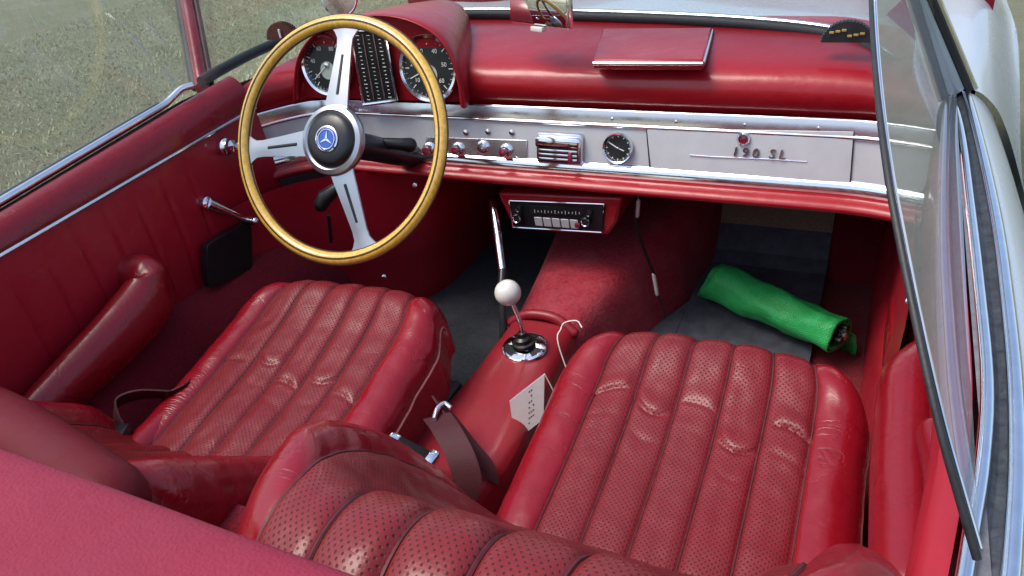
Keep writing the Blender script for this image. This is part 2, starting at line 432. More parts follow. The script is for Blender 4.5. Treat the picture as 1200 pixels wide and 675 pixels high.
    gi = [int(np.argmin(np.abs(X - (-w + bol + fw * q)))) for q in range(nfl + 1)]
    pad.grooves = gi
    return P, UV, matfn, X, DX, sy, Y

def seat(cx, name_lab, w, bw, bx, bL, brec, bz, wg, driver=False, seed=1):
    s = tag(empty('seat', car), name_lab)
    z0, z1, y0, y1 = .535, .607, -.86, -.43
    Ln = .455 + (.045 if driver else 0)
    pitch = math.atan2(z1 - z0, y1 - y0)
    o = V(cx, y0 - (.045 if driver else 0), z0 - (.0075 if driver else 0))
    ay = V(0, math.cos(pitch), math.sin(pitch)); az = V(0, -math.sin(pitch), math.cos(pitch)); ax = V(1, 0, 0)
    if driver:   # slid and turned a touch on its runners
        ax = nrm(V(1, .02, .03)); az = nrm(az - ax * (az @ ax)); ay = np.cross(az, ax)
    def sag(P):
        q = P.copy(); x = q[..., 0]; y = q[..., 1]
        q[..., 2] += -.014 * np.exp(-((y - Ln * .44) / .12) ** 2) * np.exp(-(x / .14) ** 2)
        q[..., 2] += .018 * sst(Ln - .155, Ln - .015, y) - .012 * sst(Ln - .055, Ln + .005, y)
        return q
    P, UV, mf, X, DX, sy, Y = pad(w, Ln, .125, .04, .065, 5, .070, 0, sag, .016, .0095, .055, seed=seed, crease_at=Ln * .52)
    Wd = o + P[..., :1] * ax + P[..., 1:2] * ay + P[..., 2:3] * az
    c = MB().grid(Wd, 'leather', UV=UV, matfn=mf).build('cushion', s, angle=60)
    # piped seam along both outer edges, dark cords painting the shade between flutes
    iu = [i for i in range(len(X)) if DX[i] > 0.03 and X[i] > 0][0]; il = len(X) - 1 - iu
    for i in (iu, il): MB().tube([Wd[i, j] + (Wd[i, j] - Wd[len(X) // 2, j]) * .004 for j in range(5, Wd.shape[1] - 6)], .0023, 'pipe', 6).build('piping', s)
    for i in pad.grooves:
        MB().tube([(Wd[i - 1, j] + Wd[i + 1, j]) / 2 - az * .0016 for j in range(8, Wd.shape[1] - 4)], .0022, 'cord', 6).build('groove_shade_cord', s)
    # base frame under the cushion
    MB().box(V(cx, -.62, .36), (w - .03, .19, .06), 'rubber', bev=.01).build('seat_base', s)
    # backrest
    th = R(brec); up = V(0, -math.sin(th), math.cos(th)); nr = V(0, math.cos(th), math.sin(th))
    def wing(P):
        q = P.copy(); x = np.abs(q[..., 0]) / bw; y = q[..., 1]
        g = sst(.48, .84, x)
        prof = sst(-.02, .12, y) * (1 - .35 * sst(.30, .50, y)) if driver else sst(-.02, .10, y) * (.55 + .45 * sst(.06, .30, y)) * (1 - .5 * sst(.34, .55, y))
        q[..., 2] += wg * g * prof * np.where(q[..., 2] > -.075, 1, 0.3)
        return q
    P, UV, mf, X, DX, sy, Y = pad(bw, bL, .09, .062, .06, 6, .085, 0, wing, .008, .011, .10, holes='holes_bold', seed=seed + 5)
    ob = V(bx, -.845, bz)
    Wb = ob + P[..., :1] * V(1, 0, 0) + P[..., 1:2] * up + P[..., 2:3] * nr
    b = MB().grid(Wb, 'leather', UV=UV, matfn=mf)
    bk = Wb[:, [0, -1]] ; b.grid(np.stack([Wb[:, 0], Wb[:, -1]], 1), 'leather')
    b.grid(np.stack([Wb[0, :], Wb[-1, :]], 1), 'leather')
    b.build('backrest', s, angle=60)
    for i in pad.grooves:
        MB().tube([(Wb[i - 1, j] + Wb[i + 1, j]) / 2 - nr * .0012 for j in range(8, Wb.shape[1] - 4)], .0022, 'cord', 6).build('groove_shade_cord', s)  # dark cords paint groove shade on the backrest too
    return s
seat(-.303, 'red leather driver seat behind the steering wheel', .228, .25, -.352, .485, 46, .50, .055, True, 2)
seat(.395, 'red leather passenger seat beside the green roll', .232, .288, .374, .55, 36.5, .534, .068, False, 4)

# ---------- floor, tunnel, console
f = MB().box(V(0, -.2, .235), (.80, 1.1, .02), 'carpet_dark', bev=.004)
f.box(V(0, -1.02, .45), (.74, .02, .22), 'carpet_dark', bev=.004)
f.build('floor_pan', car)
tb = MB()
for x0, x1, m in ((-.72, -.12, 'mat'), (.12, .72, 'carpet_dark')):
    tb.grid(np.array([[V(x, .38 + t * .30, .26 + t * .34) for t in (0, .5, 1)] for x in (x0, x1)]), m)
tb.grid(np.array([[V(x, .70, z) for z in (.24, .95)] for x in (-.8, .8)]), 'carpet_dark')
tb.build('bulkhead', car)
MB().box(V(-.36, .06, .268), (.27, .36, .008), 'mat', bev=.004).build('floor_mat', car)
mt = MB(); P = []
for x in (.215, .52):
    P.append([V(x, -.45, .275), V(x, .12, .277), V(x, .36, .285), V(x, .40, .305), V(x, .452, .358)])
mt.grid(np.array(P), 'mat_smooth'); mt.grid(np.array(P) - V(0, 0, .01), 'mat_smooth')
mt.poly([V(.10, -.2, .279), V(.215, -.2, .279), V(.215, .17, .279), V(.16, .04, .279)], 'mat_smooth')
mt.build('floor_mat', car, smooth=False)
MB().grid(np.array([[V(x, .445, .344), V(x, .56, .474), V(x, .67, .605)] for x in (.215, .52)]), 'beige').build('toe_board', car, smooth=False)
# tunnel carpet
rows = []
for y in np.linspace(-.34, .70, 24):
    t = (y + .34) / 1.04; hw = .066 + .075 * sst(0, .9, t) ; top = .455 + .075 * t
    sl = .03 + .04 * t; sh = .05 * sst(.1, .6, t)
    rows.append([V(-hw - sl, y, .25), V(-hw - sl * .6, y, top - .05), V(-hw, y, top - .012), V(-hw + .03, y, top), V(hw - .03 + sh, y, top), V(hw + sh, y, top - .012), V(hw + sl * .6 + sh, y, top - .05), V(hw + sl + sh, y, .25)])
MB().grid(np.array(rows), 'carpet').build('transmission_tunnel', car, sub=2)
# leather console over the rear of the tunnel
rows = []
for y in np.linspace(-1.0, -.262, 30):
    t = (y + 1.0) / .74; hw = .094 - .022 * t + .012 * math.exp(-((y + .62) / .12) ** 2); top = .455 + .012 * t + .012 * math.exp(-((y + .75) / .15) ** 2)
    rows.append([V(-hw - .03, y, .27), V(-hw - .012, y, top - .06), V(-hw, y, top - .014), V(-hw + .02, y, top), V(0, y, top + .004), V(hw - .02, y, top), V(hw, y, top - .014), V(hw + .012, y, top - .06), V(hw + .03, y, .27)])
rows = np.array(rows)
cm = MB().grid(rows, 'console')
cm.poly([p for p in rows[-1]], 'console')
cm.build('console', car, sub=2)
MB().blob(smoothpath([V(-.072, -.258, .452), V(-.03, -.25, .475), V(.03, -.25, .475), V(.072, -.258, .452)], 5), .011, 'console').build('console_lip', car)
# gear lever
gl = empty('gear_lever', car)
gb = V(.004, -.354, .472)
kn = at(595, 343, y=-.385)
MB().lathe([(0, .006), (.018, .006), (.020, .004), (.040, .003), (.045, .001), (.046, -.004)], gb, (0, -.05, 1), 'chrome', 40, matfn=lambda i, j: 'chrome' if (j // 7) % 2 == 0 or i > 2 else 'black').build('boot_plate', gl)
MB().lathe([(.024, .006), (.023, .012), (.018, .014), (.017, .022), (.011, .026), (.009, .034), (0, .036)], gb, (-.1, 0, 1), 'black', 28).build('boot', gl)
MB().tube(smoothpath([gb + V(0, 0, .02), gb + V(-.004, 0, .06), kn], 6), .0048, 'chrome', 12).build('shaft', gl)
MB().lathe([(.025 * math.sin(a) + 1e-4, -.025 * math.cos(a)) for a in np.linspace(.05, math.pi - .01, 18)], kn, nrm(kn - gb), 'white', 32).build('knob', gl)
# handbrake
hb = empty('handbrake', car)
h0 = at(578, 236, y=-.06); h1 = at(589, 318, y=-.20); h2 = at(588, 342, y=-.235); h3 = at(590, 398, y=-.29)
MB().tube([h0, h1], .0095, 'chrome', 14).build('shaft', hb)
MB().blob([h1, h2], .010, 'black', 12).build('collar', hb)
MB().tube([h2, h3, h3 + V(0, 0, -.12)], [.007, .009, .009], 'rubber', 12).build('linkage', hb)
# pedals
for px, py in ((531, 252), (478, 255)):
    c = at(px, py, y=.42)
    MB().box(c, (.028, .012, .042), 'pedal', rot=[V(1, 0, 0), V(0, .9, .4), V(0, -.4, .9)], bev=.008).tube([c, c + V(0, .12, .12)], .008, 'black', 8).build('pedal', car)

# ---------- dashboard
def dcurve(x):   # plan curve of the fascia: ends sweep back towards the doors
    return -.13 * max(0, (-x - .58) / .15) ** 2 - .05 * max(0, (x - .52) / .2) ** 2
dash = empty('dashboard', car)
XS = np.concatenate([np.linspace(-.74, -.42, 14), np.linspace(-.39, .52, 26), np.linspace(.55, .675, 8)])
# padded top: side profile (y, z)
PROF = [(-.012, .846), (-.022, .865), (-.026, .888), (-.020, .908), (-.004, .923), (.03, .932), (.09, .938), (.16, .944), (.23, .948), (.30, .946)]
rows = []
for x in XS:
    e = sst(.52, .72, abs(x)); r_ = []
    for y, z in PROF:
        drop = e * (.03 if x > 0 else .012) * sst(.85, .95, z)
        r_.append(V(x * (1 - .10 * sst(0, .3, y)), y + dcurve(x) * (1 - sst(.0, .25, y)), z - drop + .0022 * noise.noise(Vector((x * 9, y * 14, 3)))))
    rows.append(r_)
MB().grid(np.array(rows), 'dash').build('dash_top_pad', dash, sub=2)
# fascia: silver panel between two chrome mouldings
def fas(prof, mat, name, xs=XS, par=dash, sub=1):
    return MB().grid(np.array([[V(x, y + dcurve(x), z) for y, z in prof] for x in xs]), mat).build(name, par, sub=sub)
fas([(-.030, .846), (-.034, .832), (-.036, .822)], 'chrome_soft', 'upper_trim')
def arcstrip(y, z, r): return [(y - r * math.sin(a), z + r * math.cos(a)) for a in np.linspace(-.3, math.pi + .3, 9)]
fas(arcstrip(-.024, .8435, .0055), 'chrome', 'upper_bead')
fas(arcstrip(-.036, .818, .0042), 'chrome', 'middle_bead')
fas([(-.034, .822), (-.044, .775), (-.052, .738)], 'silver', 'instrument_panel')
fas([(-.052, .742), (-.060, .738), (-.066, .722), (-.060, .714)], 'chrome', 'lower_trim')
# padded red lower rim
fas([(-.056, .716), (-.074, .7175), (-.091, .7135), (-.100, .705), (-.098, .696), (-.082, .690), (-.03, .690)], 'dash', 'lower_rim', sub=2)
# under-dash tray closing the underside
fas([(-.04, .692), (.2, .72), (.42, .80)], 'door', 'under_tray')
def fpt(px, py, off=0):
    """spot on the fascia face under the pixel (iterating on its plan curve)"""
    y = -.045
    for _ in range(6):
        p = at(px, py, y=y); y = -.034 - (.822 - p[2]) * .215 + dcurve(p[0]) - off
    return at(px, py, y=y)
FN = nrm(V(0, -.98, .21)); FU = nrm(V(0, .21, .98)); FX = V(1, 0, 0)
# glovebox door
gA, gB, gC, gD = fpt(758, 150), fpt(1001, 154), fpt(997, 216), fpt(764, 201)
g = MB(); q = [gA, gB, gC, gD]
g.prism([p + FN * .0035 for p in q], -FN * .006, 'silver')
gd = g.build('glovebox_door', dash, bevel=.0012)
for a, b in ((gA, gD), (gB, gC)): MB().tube([a + FN * .003, b + FN * .003 - FU * .022], .0012, 'black', 6).build('panel_gap', dash)
k = fpt(872, 162)
MB().lathe([(.0125, 0), (.0125, .008), (.009, .012), (.008, .008), (.0, .009)], k, FN, 'chrome', 24, matfn=lambda i, j: 'ruby' if i >= 2 else 'chrome').build('glovebox_lock', dash)
def text(body, size, origin, ux, uy, mat, name, parent, depth=.0012, shear=0., spacing=1.0, bold=False):
    cu_ = bpy.data.curves.new(name, 'FONT'); cu_.body = body; cu_.size = size; cu_.extrude = depth; cu_.shear = shear
    cu_.align_x = 'CENTER'; cu_.align_y = 'CENTER'; cu_.space_character = spacing; cu_.resolution_u = 3; cu_.offset = size * (.035 if bold else 0)
    t = bpy.data.objects.new(name + '_tmp', cu_); COL.objects.link(t)
    bpy.context.view_layer.update()
    me = bpy.data.meshes.new_from_object(t.evaluated_get(bpy.context.evaluated_depsgraph_get()))
    bpy.data.objects.remove(t); me.name = name
    o = bpy.data.objects.new(name, me); COL.objects.link(o)
    ux = nrm(ux); uz = nrm(np.cross(ux, uy)); uy = np.cross(uz, ux)
    me.transform(Matrix(((ux[0], uy[0], uz[0], origin[0]), (ux[1], uy[1], uz[1], origin[1]), (ux[2], uy[2], uz[2], origin[2]), (0, 0, 0, 1))))
    me.materials.clear(); me.materials.append(MT[mat]); o.parent = parent
    return o
b0 = fpt(886, 181) + FN * .0055
for w_t, dx_ in (('190', -.020), ('SL', .038)): text(w_t, .025, b0 + FX * dx_ + FU * .004, FX + V(0, 0, -.012), FU, 'chrome', 'badge_lettering', dash, .0042, .15, 1.5)
MB().tube([fpt(809, 181, -.0) + FN * .005, fpt(835, 183) + FN * .005, fpt(905, 186) + FN * .005, fpt(946, 189) + FN * .005], .0014, 'chrome', 8).build('badge_underline', dash)
# clock
def gauge(c, ax, r, name, par, up, ticks=12, hands=((40, .7), (200, .5)), nums=False, lume=True):
    ax = nrm(ax); a = nrm(up - ax * (up @ ax)); b = np.cross(a, ax)
    m = MB()
    m.lathe([(r * 1.10, -.004), (r * 1.12, .004), (r * 1.07, .010), (r * .98, .008), (r * .95, .001)], c, ax, 'chrome', 48)
    m.lathe([(r * .96, .0015), (r * .5, .0015), (0, .0015)], c, ax, 'dial', 48)
    def bar(ang, r0, r1, w, mat, h):
        d = a * math.cos(R(ang)) + b * math.sin(R(ang)); n_ = np.cross(d, ax)
        o_ = c + ax * h
        m.prism([o_ + d * r0 + n_ * w, o_ + d * r1 + n_ * w * .7, o_ + d * r1 - n_ * w * .7, o_ + d * r0 - n_ * w], ax * .0006, mat)
    for i in range(ticks * 4):
        bar(i * 360 / (ticks * 4) , r * (.86 if i % 4 else .76), r * .92, .0005 if i % 4 else .0011, 'mark', .0022)
    for ang, ln in hands: bar(ang, -r * .15, r * ln, .0013, 'mark', .004)
    m.lathe([(r * .10, .002), (r * .09, .006), (0, .007)], c, ax, 'chrome', 16)
    o = m.build(name, par)
    return o, a, b
ck = fpt(725, 173)
gauge(ck + FN * .002, FN, .0285, 'clock', dash, FU, 12, ((-60, .75), (110, .5)))
# ashtray style vent with lid between the switches and the clock
vp = fpt(657, 173)
v = MB()
v.box(vp + FN * .004, (.052, .010, .034), 'alu', rot=[FX, -FN, FU], bev=.008)
v.box(vp + FN * .012 + FU * .014, (.050, .012, .012), 'chrome', rot=[FX, -FN, FU], bev=.006)
for i in range(3): v.box(vp + FN * .013 - FU * (.004 + i * .009), (.043, .006, .0032), 'chrome', rot=[FX, -FN, FU], bev=.0015)
v.box(vp + FN * .0095 - FU * .012, (.044, .006, .016), 'black', rot=[FX, -FN, FU])
v.box(vp + FN * .022 - FU * .016 + FX * .030, (.004, .006, .012), 'ruby', rot=[FX, -FN, FU], bev=.002)
v.build('ashtray', dash)
MB().box(fpt(728, 196) + FN * .002, (.024, .004, .005), 'alu', rot=[FX, -FN, FU], bev=.002).build('clock_plate', dash)
# bright switch plate, switches and knobs
sp = [fpt(500, 160), fpt(618, 164), fpt(618, 188), fpt(500, 184)]
MB().prism([p + FN * .003 for p in sp], -FN * .005, 'alu').build('switch_plate', dash, bevel=.001)
for px, py, rub in ((504, 174, 1), (538, 174, 1), (567, 172, 0), (594, 176, 1)):
    p = fpt(px, py)
    m = MB().lathe([(.0145, .002), (.0145, .007), (.010, .010), (.0085, .010)], p, FN, 'chrome', 28)
    if rub: m.lathe([(.0085, .009), (.0095, .018), (.0085, .024), (.0, .026)], p - FU * .002, FN, 'ruby', 20)
    else: m.lathe([(.0085, .009), (.003, .010), (.003, .007), (0, .007)], p, FN, 'alu', 20)
    m.build('switch_knob' if rub else 'ignition_lock', dash)
for px, py in ((546, 155), (572, 154), (600, 155), (541, 188), (568, 188), (606, 186)):
    MB().lathe([(.006, .0), (.006, .003), (.003, .0045), (0, .005)], fpt(px, py), FN, 'screw', 14).build('indicator_stud', dash)
# plate behind the steering column at the left end
MB().box(fpt(348, 146) + FN * .004, (.055, .006, .020), 'alu', rot=[FX, -FN, FU], bev=.006).build('light_switch_plate', dash)
MB().box(fpt(324, 167) + FN * .016, (.016, .010, .009), 'white', rot=[FX, -FN, FU], bev=.003).build('pull_switch', dash)
# screws on the bright band above
for x in np.linspace(.1, .62, 5): MB().lathe([(.0035, 0), (.003, .002), (0, .0025)], V(x, -.034 + dcurve(x), .832), V(0, -1, .2), 'screw', 10).build('trim_screw', dash)

# instrument hood
hy = -.062
hA, hB = at(350, 118, y=hy), at(552, 124, y=hy)
hs = []
for px, py in ((345, 120), (346, 90), (352, 62), (370, 38), (400, 22), (440, 15), (480, 20), (515, 38), (535, 66), (545, 100), (548, 126)): hs.append(at(px, py, y=hy))
hs = smoothpath(hs, 5)
cen = np.mean(hs, 0)
rows = []
for p in hs:
    d = p - cen
    fr = []
    for y, sc in ((.018, .93), (-.003, .93), (-.012, .945), (-.014, .975), (-.008, 1.0), (.012, .99), (.06, .91), (.14, .76), (.22, .58), (.29, .40)):
        q = cen + d * V(sc, 1, sc); q[2] = max(q[2] + max(0, y - .02) * .02, .85); q[1] = hy + y + (.0 if y < 0 else 0)
        fr.append(q)
    rows.append(fr)
ih = MB().grid(np.array(rows), 'dash')
ih.build('instrument_hood', dash, sub=2)
bf = MB(); fpl = [cen + (p - cen) * V(.935, 1, .935) + V(0, .012, 0) for p in hs]
bf.poly(fpl, 'dash'); bf.build('instrument_face', dash, smooth=False)
GY = hy + .006
ga = V(0, -.985, .17)
gu_ = nrm(V(0, .17, .985))
c1 = at(384, 76, y=GY); o_, a_, b_ = gauge(c1, ga, .062, 'speedometer', dash, gu_, 10, ((-130, .8),))
c2 = at(503, 80, y=GY); gauge(c2, ga, .064, 'rev_counter', dash, gu_, 8, ((-115, .8),))
for c, vals in ((c1, ['20', '40', '60', '80', '100', '120']), (c2, ['10', '20', '30', '40', '50', '60'])):
    par = [o for o in dash.children if o.name.startswith('speedometer' if c is c1 else 'rev_counter')][0]
    for i, t in enumerate(vals):
        an = R(-130 + i * 52); d = gu_ * math.cos(an) + V(1, 0, 0) * math.sin(an)
        tx = text(t, .013, c + d * .039 + nrm(ga) * .003, V(1, 0, 0), gu_, 'mark', 'dial_numeral', dash, .0003)
    mm = MB().lathe([(.020, .0026), (0, .0026)], c - gu_ * .012, ga, 'lume', 24); mm.build('dial_centre', dash)
# the column of warning gauges between them: tall chrome-edged panel of small scales
ca = [at(413, 36, y=GY), at(452, 36, y=GY), at(467, 117, y=GY), at(428, 122, y=GY)]
m = MB(); m.prism([p + nrm(ga) * .006 for p in ca], -nrm(ga) * .012, 'dial'); m.build('gauge_strip', dash, bevel=.001)
m = MB()
for i in range(4): m.tube([ca[i] + nrm(ga) * .006, ca[(i + 1) % 4] + nrm(ga) * .006], .0028 if i != 2 else .0045, 'chrome', 8)
m.build('gauge_strip_frame', dash)
m = MB()
for col in (.18, .5, .82):
    for i in range(17):
        t = .06 + i * .055; l = ca[0] + (ca[3] - ca[0]) * t; r_ = ca[1] + (ca[2] - ca[1]) * t
        p = l + (r_ - l) * col + nrm(ga) * .0066
        wd = .0045 if i % 4 == 0 else .0025
        m.prism([p - FX * wd - gu_ * .0007, p + FX * wd - gu_ * .0007, p + FX * wd + gu_ * .0007, p - FX * wd + gu_ * .0007], nrm(ga) * .0004, 'lume' if col == .5 else 'mark')
    
for col in (.34, .66):
    t0, t1 = .04, .95
    pp = [ca[0] + (ca[3] - ca[0]) * t + ((ca[1] + (ca[2] - ca[1]) * t) - (ca[0] + (ca[3] - ca[0]) * t)) * col + nrm(ga) * .0066 for t in (t0, t1)]
    m.tube(pp, .0016, 'alu', 6)
m.build('gauge_scale', dash)
# ashtray lid on the dash top: red pad in a bright frame
zl = .956
la = [at(706, 33, z=zl), at(835, 32, z=zl), at(824, 70, z=zl), at(695, 70, z=zl)]
m = MB(); m.prism([p for p in la], V(0, 0, -.020), 'dash'); lid = m.build('dash_lid', dash, bevel=.004)
m = MB()
for a, b in ((la[1], la[2]), (la[2], la[3])): m.tube([a + V(0, -.001, -.007), b + V(0, -.001, -.007)], .0042, 'chrome', 10)
m.build('lid_edge', dash)
# corner pads on top of the dash at the pillars (scalloped half discs)
def scallop(px, py, y, r, mat, mark):
    c = at(px, py, y=y); n_ = 44; pts = []
    for i in range(n_ + 1):
        a = math.pi * i / n_; rr = r * (1 + (.05 if i % 2 else -.02))
        pts.append(c + V(rr * math.cos(a), 0, rr * math.sin(a) * .85))
    m = MB().prism(pts, V(0, .016, 0), mat)
    if mark == 'pin': m.box(c + V(.0, -.003, r * .35), (.0025, .002, .010), 'mark', bev=.001)
    else:
        for i in range(6):
            m.box(c + V(-.026 + i * .010, -.002, .018 + .004 * ((i * 7) % 3) - i * .002), (.004, .0015, .0022), 'gold', bev=.001)
    return m.build('corner_pad', dash, smooth=False)
scallop(331, 47, -.02, .045, 'brown', 'pin')
scallop(992, 50, .03, .042, 'rubber', 'gold')

# ---------- radio under the dash
rad = empty('radio', car)
ry = -.075
def rp(px, py, d=0): return at(px, py, y=ry + d)
out = [rp(583, 226), rp(729, 232), rp(722, 262), rp(712, 276), rp(612, 270), rp(598, 260)]
m = MB(); m.prism(out, V(0, .14, 0), 'dash'); m.build('housing', rad, bevel=.006)
fr_ = [rp(598, 234), rp(709, 238), rp(706, 271), rp(602, 265)]
m = MB(); m.prism([p + V(0, -.004, 0) for p in fr_], V(0, .012, 0), 'black')
for i in range(4): m.tube([fr_[i] + V(0, -.005, 0), fr_[(i + 1) % 4] + V(0, -.005, 0)], .0016, 'chrome', 6)
m.build('face', rad)
bl_, br_, bt_ = rp(628, 263), rp(680, 267), rp(626, 253) - rp(628, 263)
for i in range(5):
    a_ = bl_ + (br_ - bl_) * (i / 5 + .012); b_ = bl_ + (br_ - bl_) * ((i + 1) / 5 - .012)
    MB().prism([p + V(0, -.006, 0) for p in (a_, b_, b_ + bt_, a_ + bt_)], V(0, .004, 0), 'radio_alu').build('push_button', rad, bevel=.0012)
for i in range(14):
    p = rp(626, 246) + (rp(682, 248.5) - rp(626, 246)) * (i + .5) / 14
    MB().box(p + V(0, -.0062, 0), (.0006, .0005, .0022 if i % 3 else .0038), 'mark').build('scale_mark', rad)
m = MB(); m.prism([p + V(0, -.0055, 0) for p in (rp(622, 240), rp(685, 243), rp(684, 252), rp(623, 249))], V(0, .003, 0), 'dial'); m.build('tuning_scale', rad)
for px, py, sc in ((608, 254, 1), (688, 258, 1), (610, 243, .6), (692, 248, .6)):
    MB().lathe([(.011 * sc, 0), (.0105 * sc, .012), (.0085 * sc, .016), (.007 * sc, .014), (0, .015)], rp(px, py, -.004), V(0, -1, .1), 'black', 20, matfn=lambda i, j: 'chrome' if i in (1, 2) else 'black').build('knob', rad)
MB().box(rp(677, 264, -.010), (.006, .004, .005), 'ruby', bev=.0015).build('preset_button', rad)

# ---------- steering wheel
sw = empty('steering_wheel', car)
WC = V(-.366, -.318, .872); WR = .229
wn = nrm(V(.03, -.875, .485)); wx = nrm(V(1, 0, 0) - wn * wn[0]); wy = np.cross(wn, wx)
def wpt(ang, r, h=0): return WC + wx * r * math.cos(R(ang)) + wy * r * math.sin(R(ang)) + wn * h
MB().tube([wpt(a, WR) for a in np.linspace(0, 360, 97)[:-1]], .0128, 'wood', 16, closed=True, up=None).build('rim', sw)
m = MB()
for s_ in (-1, 1): m.tube([wpt(a, WR + .0005 * s_, .0118) + (wpt(a, 1) - WC) * 0 for a in np.linspace(0, 360, 97)[:-1]], .0018, 'wood_dark', 6, closed=True)
m.tube([wpt(a, WR + .0125, .001) for a in np.linspace(0, 360, 97)[:-1]], .0022, 'wood_dark', 6, closed=True)
m.tube([wpt(a, WR - .0125, .001) for a in np.linspace(0, 360, 97)[:-1]], .0022, 'wood_dark', 6, closed=True)
m.build('rim_inlay', sw)
HC = .012   # hub height above the rim plane
for ang in (90, 188, 292):
    pts = []
    for r_, wd in ((.03, .028), (.075, .0245), (.13, .0200), (.180, .0165), (.197, .0175), (.208, .024), (.217, .033), (.2235, .037)):
        pts.append((r_, wd))
    d = wx * math.cos(R(ang)) + wy * math.sin(R(ang)); e = np.cross(wn, d)
    h = lambda r_: HC * (1 - sst(.05, .205, r_)) 
    top = [[WC + d * r_ + e * wd * s_ + wn * (h(r_) + .0025 - .0012 * abs(s_)) for s_ in (-1, -.5, -.42, 0, .42, .5, 1)] for r_, wd in pts]
    bot = [[WC + d * r_ + e * wd * s_ + wn * (h(r_) - .003) for s_ in (-1, -.5, -.42, 0, .42, .5, 1)] for r_, wd in pts]
    m = MB().grid(np.array(top), 'steel').grid(np.array(bot), 'steel')
    m.grid(np.array([[t[0], b[0]] for t, b in zip(top, bot)]), 'steel').grid(np.array([[t[-1], b[-1]] for t, b in zip(top, bot)]), 'steel')
    sl = [WC + d * r_ + e * .0 + wn * (h(r_) + .0024) for r_ in np.linspace(.088, .165, 6)]
    m.tube(sl, .0032, 'black', 8, flat=(1, .45), up=wn)
    m.build('spoke', sw)
m = MB().lathe([(.030, -.03), (.062, -.006), (.069, .004), (.069, .012), (.066, .018), (.0575, .021), (.0535, .0185)], WC + wn * (HC - .008), wn, 'steel', 56, xa=wx)
m.build('hub', sw)
m = MB().lathe([(.0535, .018), (.051, .023), (.042, .0275), (.026, .030), (0, .0305)], WC + wn * (HC - .008), wn, 'black', 48, xa=wx); m.build('horn_button', sw)
ec = WC + wn * (HC + .0228)
m = MB().lathe([(.0255, -.004), (.0255, .0015), (.023, .0025), (.0215, .001)], ec, wn, 'chrome', 40, xa=wx).lathe([(.0215, .0012), (0, .002)], ec, wn, 'blue', 32, xa=wx)
for a in (90, 210, 330):
    d = wx * math.cos(R(a)) + wy * math.sin(R(a)); e = np.cross(wn, d)
    m.prism([ec + wn * .0022 + e * .0026, ec + wn * .0022 + d * .0165, ec + wn * .0022 - e * .0026], wn * .0008, 'chrome')
m.tube([ec + wn * .0022 + (wx * math.cos(R(a)) + wy * math.sin(R(a))) * .0185 for a in range(0, 360, 12)], .0009, 'chrome', 6, closed=True)
m.build('emblem', sw)
MB().tube([WC - wn * .0, WC - wn * .06, WC - wn * .30], [.032, .028, .026], 'black', 24).build('column', sw)
# stalks behind the wheel
p0 = WC - wn * .07
e0 = at(480, 170, y=-.16)
MB().blob([p0, at(425, 165, y=-.21), at(440, 167, y=-.19)], .014, 'black', 14).blob([at(440, 167, y=-.19), at(470, 169, y=-.17), e0], [.011, .013, .016], 'black', 14).build('indicator_stalk', sw)
MB().blob([at(398, 218, y=-.22), at(380, 232, y=-.24), at(376, 240, y=-.25)], [.012, .018, .016], 'black', 14).build('column_lever', sw)
MB().tube([at(385, 252, y=-.2), at(388, 284, y=-.2)], .0045, 'black', 8).build('key_fob', sw)

# ---------- left kick panel, sill
XK = -.70
kp = MB()
kpts = [at(250, 190, x=XK), at(300, 170, x=XK)]
# footwell side and the red apron below the dash, driver's side
def kick(ys, zs, x0): pass
rows = []
for x, y in ((-.72, -.46), (-.70, -.33), (-.66, -.22), (-.60, -.155), (-.52, -.115), (-.44, -.07), (-.385, -.0), (-.37, .12), (-.37, .4)):
    rows.append([V(x, y, .70), V(x, y + .01, .62), V(x, y + .015, .53), V(x - .01, y + .02, .46), V(x - .04, y + .03, .40), V(x - .06, y + .04, .26)])
MB().grid(np.array(rows), 'door').build('kick_panel', car, sub=2)
for px, py in ((333, 235), (390, 246), (349, 278), (343, 322), (425, 292), (450, 324), (486, 217)):
    c = at(px, py, y=-.13)
    d = nrm(CAM - c)
    MB().lathe([(.0055, 0), (.005, .003), (0, .0045)], c, d, 'screw', 12).build('panel_screw', car)
# sills
rows = []
for y in np.linspace(-1.05, -.1, 12):
    rows.append([V(-.76, y, .585), V(-.71, y, .575), V(-.66, y, .555), V(-.62, y, .50), V(-.605, y, .40), V(-.60, y, .26)])
MB().grid(np.array(rows), 'carpet_dark').build('sill', car, sub=2)
rows = []
for y in np.linspace(-1.05, .5, 12):
    rows.append([V(.76, y, .52), V(.70, y, .50), V(.65, y, .46), V(.635, y, .36), V(.63, y, .26)])
MB().grid(np.array(rows), 'door').build('sill', car, sub=2)

# ---------- left door
dl = empty('door', car)
XO, XI = -.768, -.708
A0, A1 = at(0, 246, x=XO), at(212, 119, x=XO)
B0, B1 = at(0, 297, x=XI), at(268, 142, x=XI)
def ext(a, b, y): return a + (b - a) * (y - a[1]) / (b[1] - a[1])
rows = []
for y in np.linspace(-1.10, -.16, 26):
    a = ext(A0, A1, y); b = ext(B0, B1, y); w_ = [a + V(-.004, 0, -.03), a]
    for t in (.2, .4, .6, .8, .93): w_.append(a + (b - a) * t + V(.5, 0, 1) * .018 * math.sin(math.pi * t) ** .8)
    w_ += [b, b + V(-.004, 0, -.006)]
    rows.append(w_)
MB().grid(np.array(rows), 'leather').build('door_cap', dl, sub=2)
pl = [ext(B0, B1, y) + V(.002, 0, -.003) for y in np.linspace(-1.1, -.16, 20)]
MB().tube(pl, .0034, 'alu', 8).build('trim_bead', dl)
rows = []
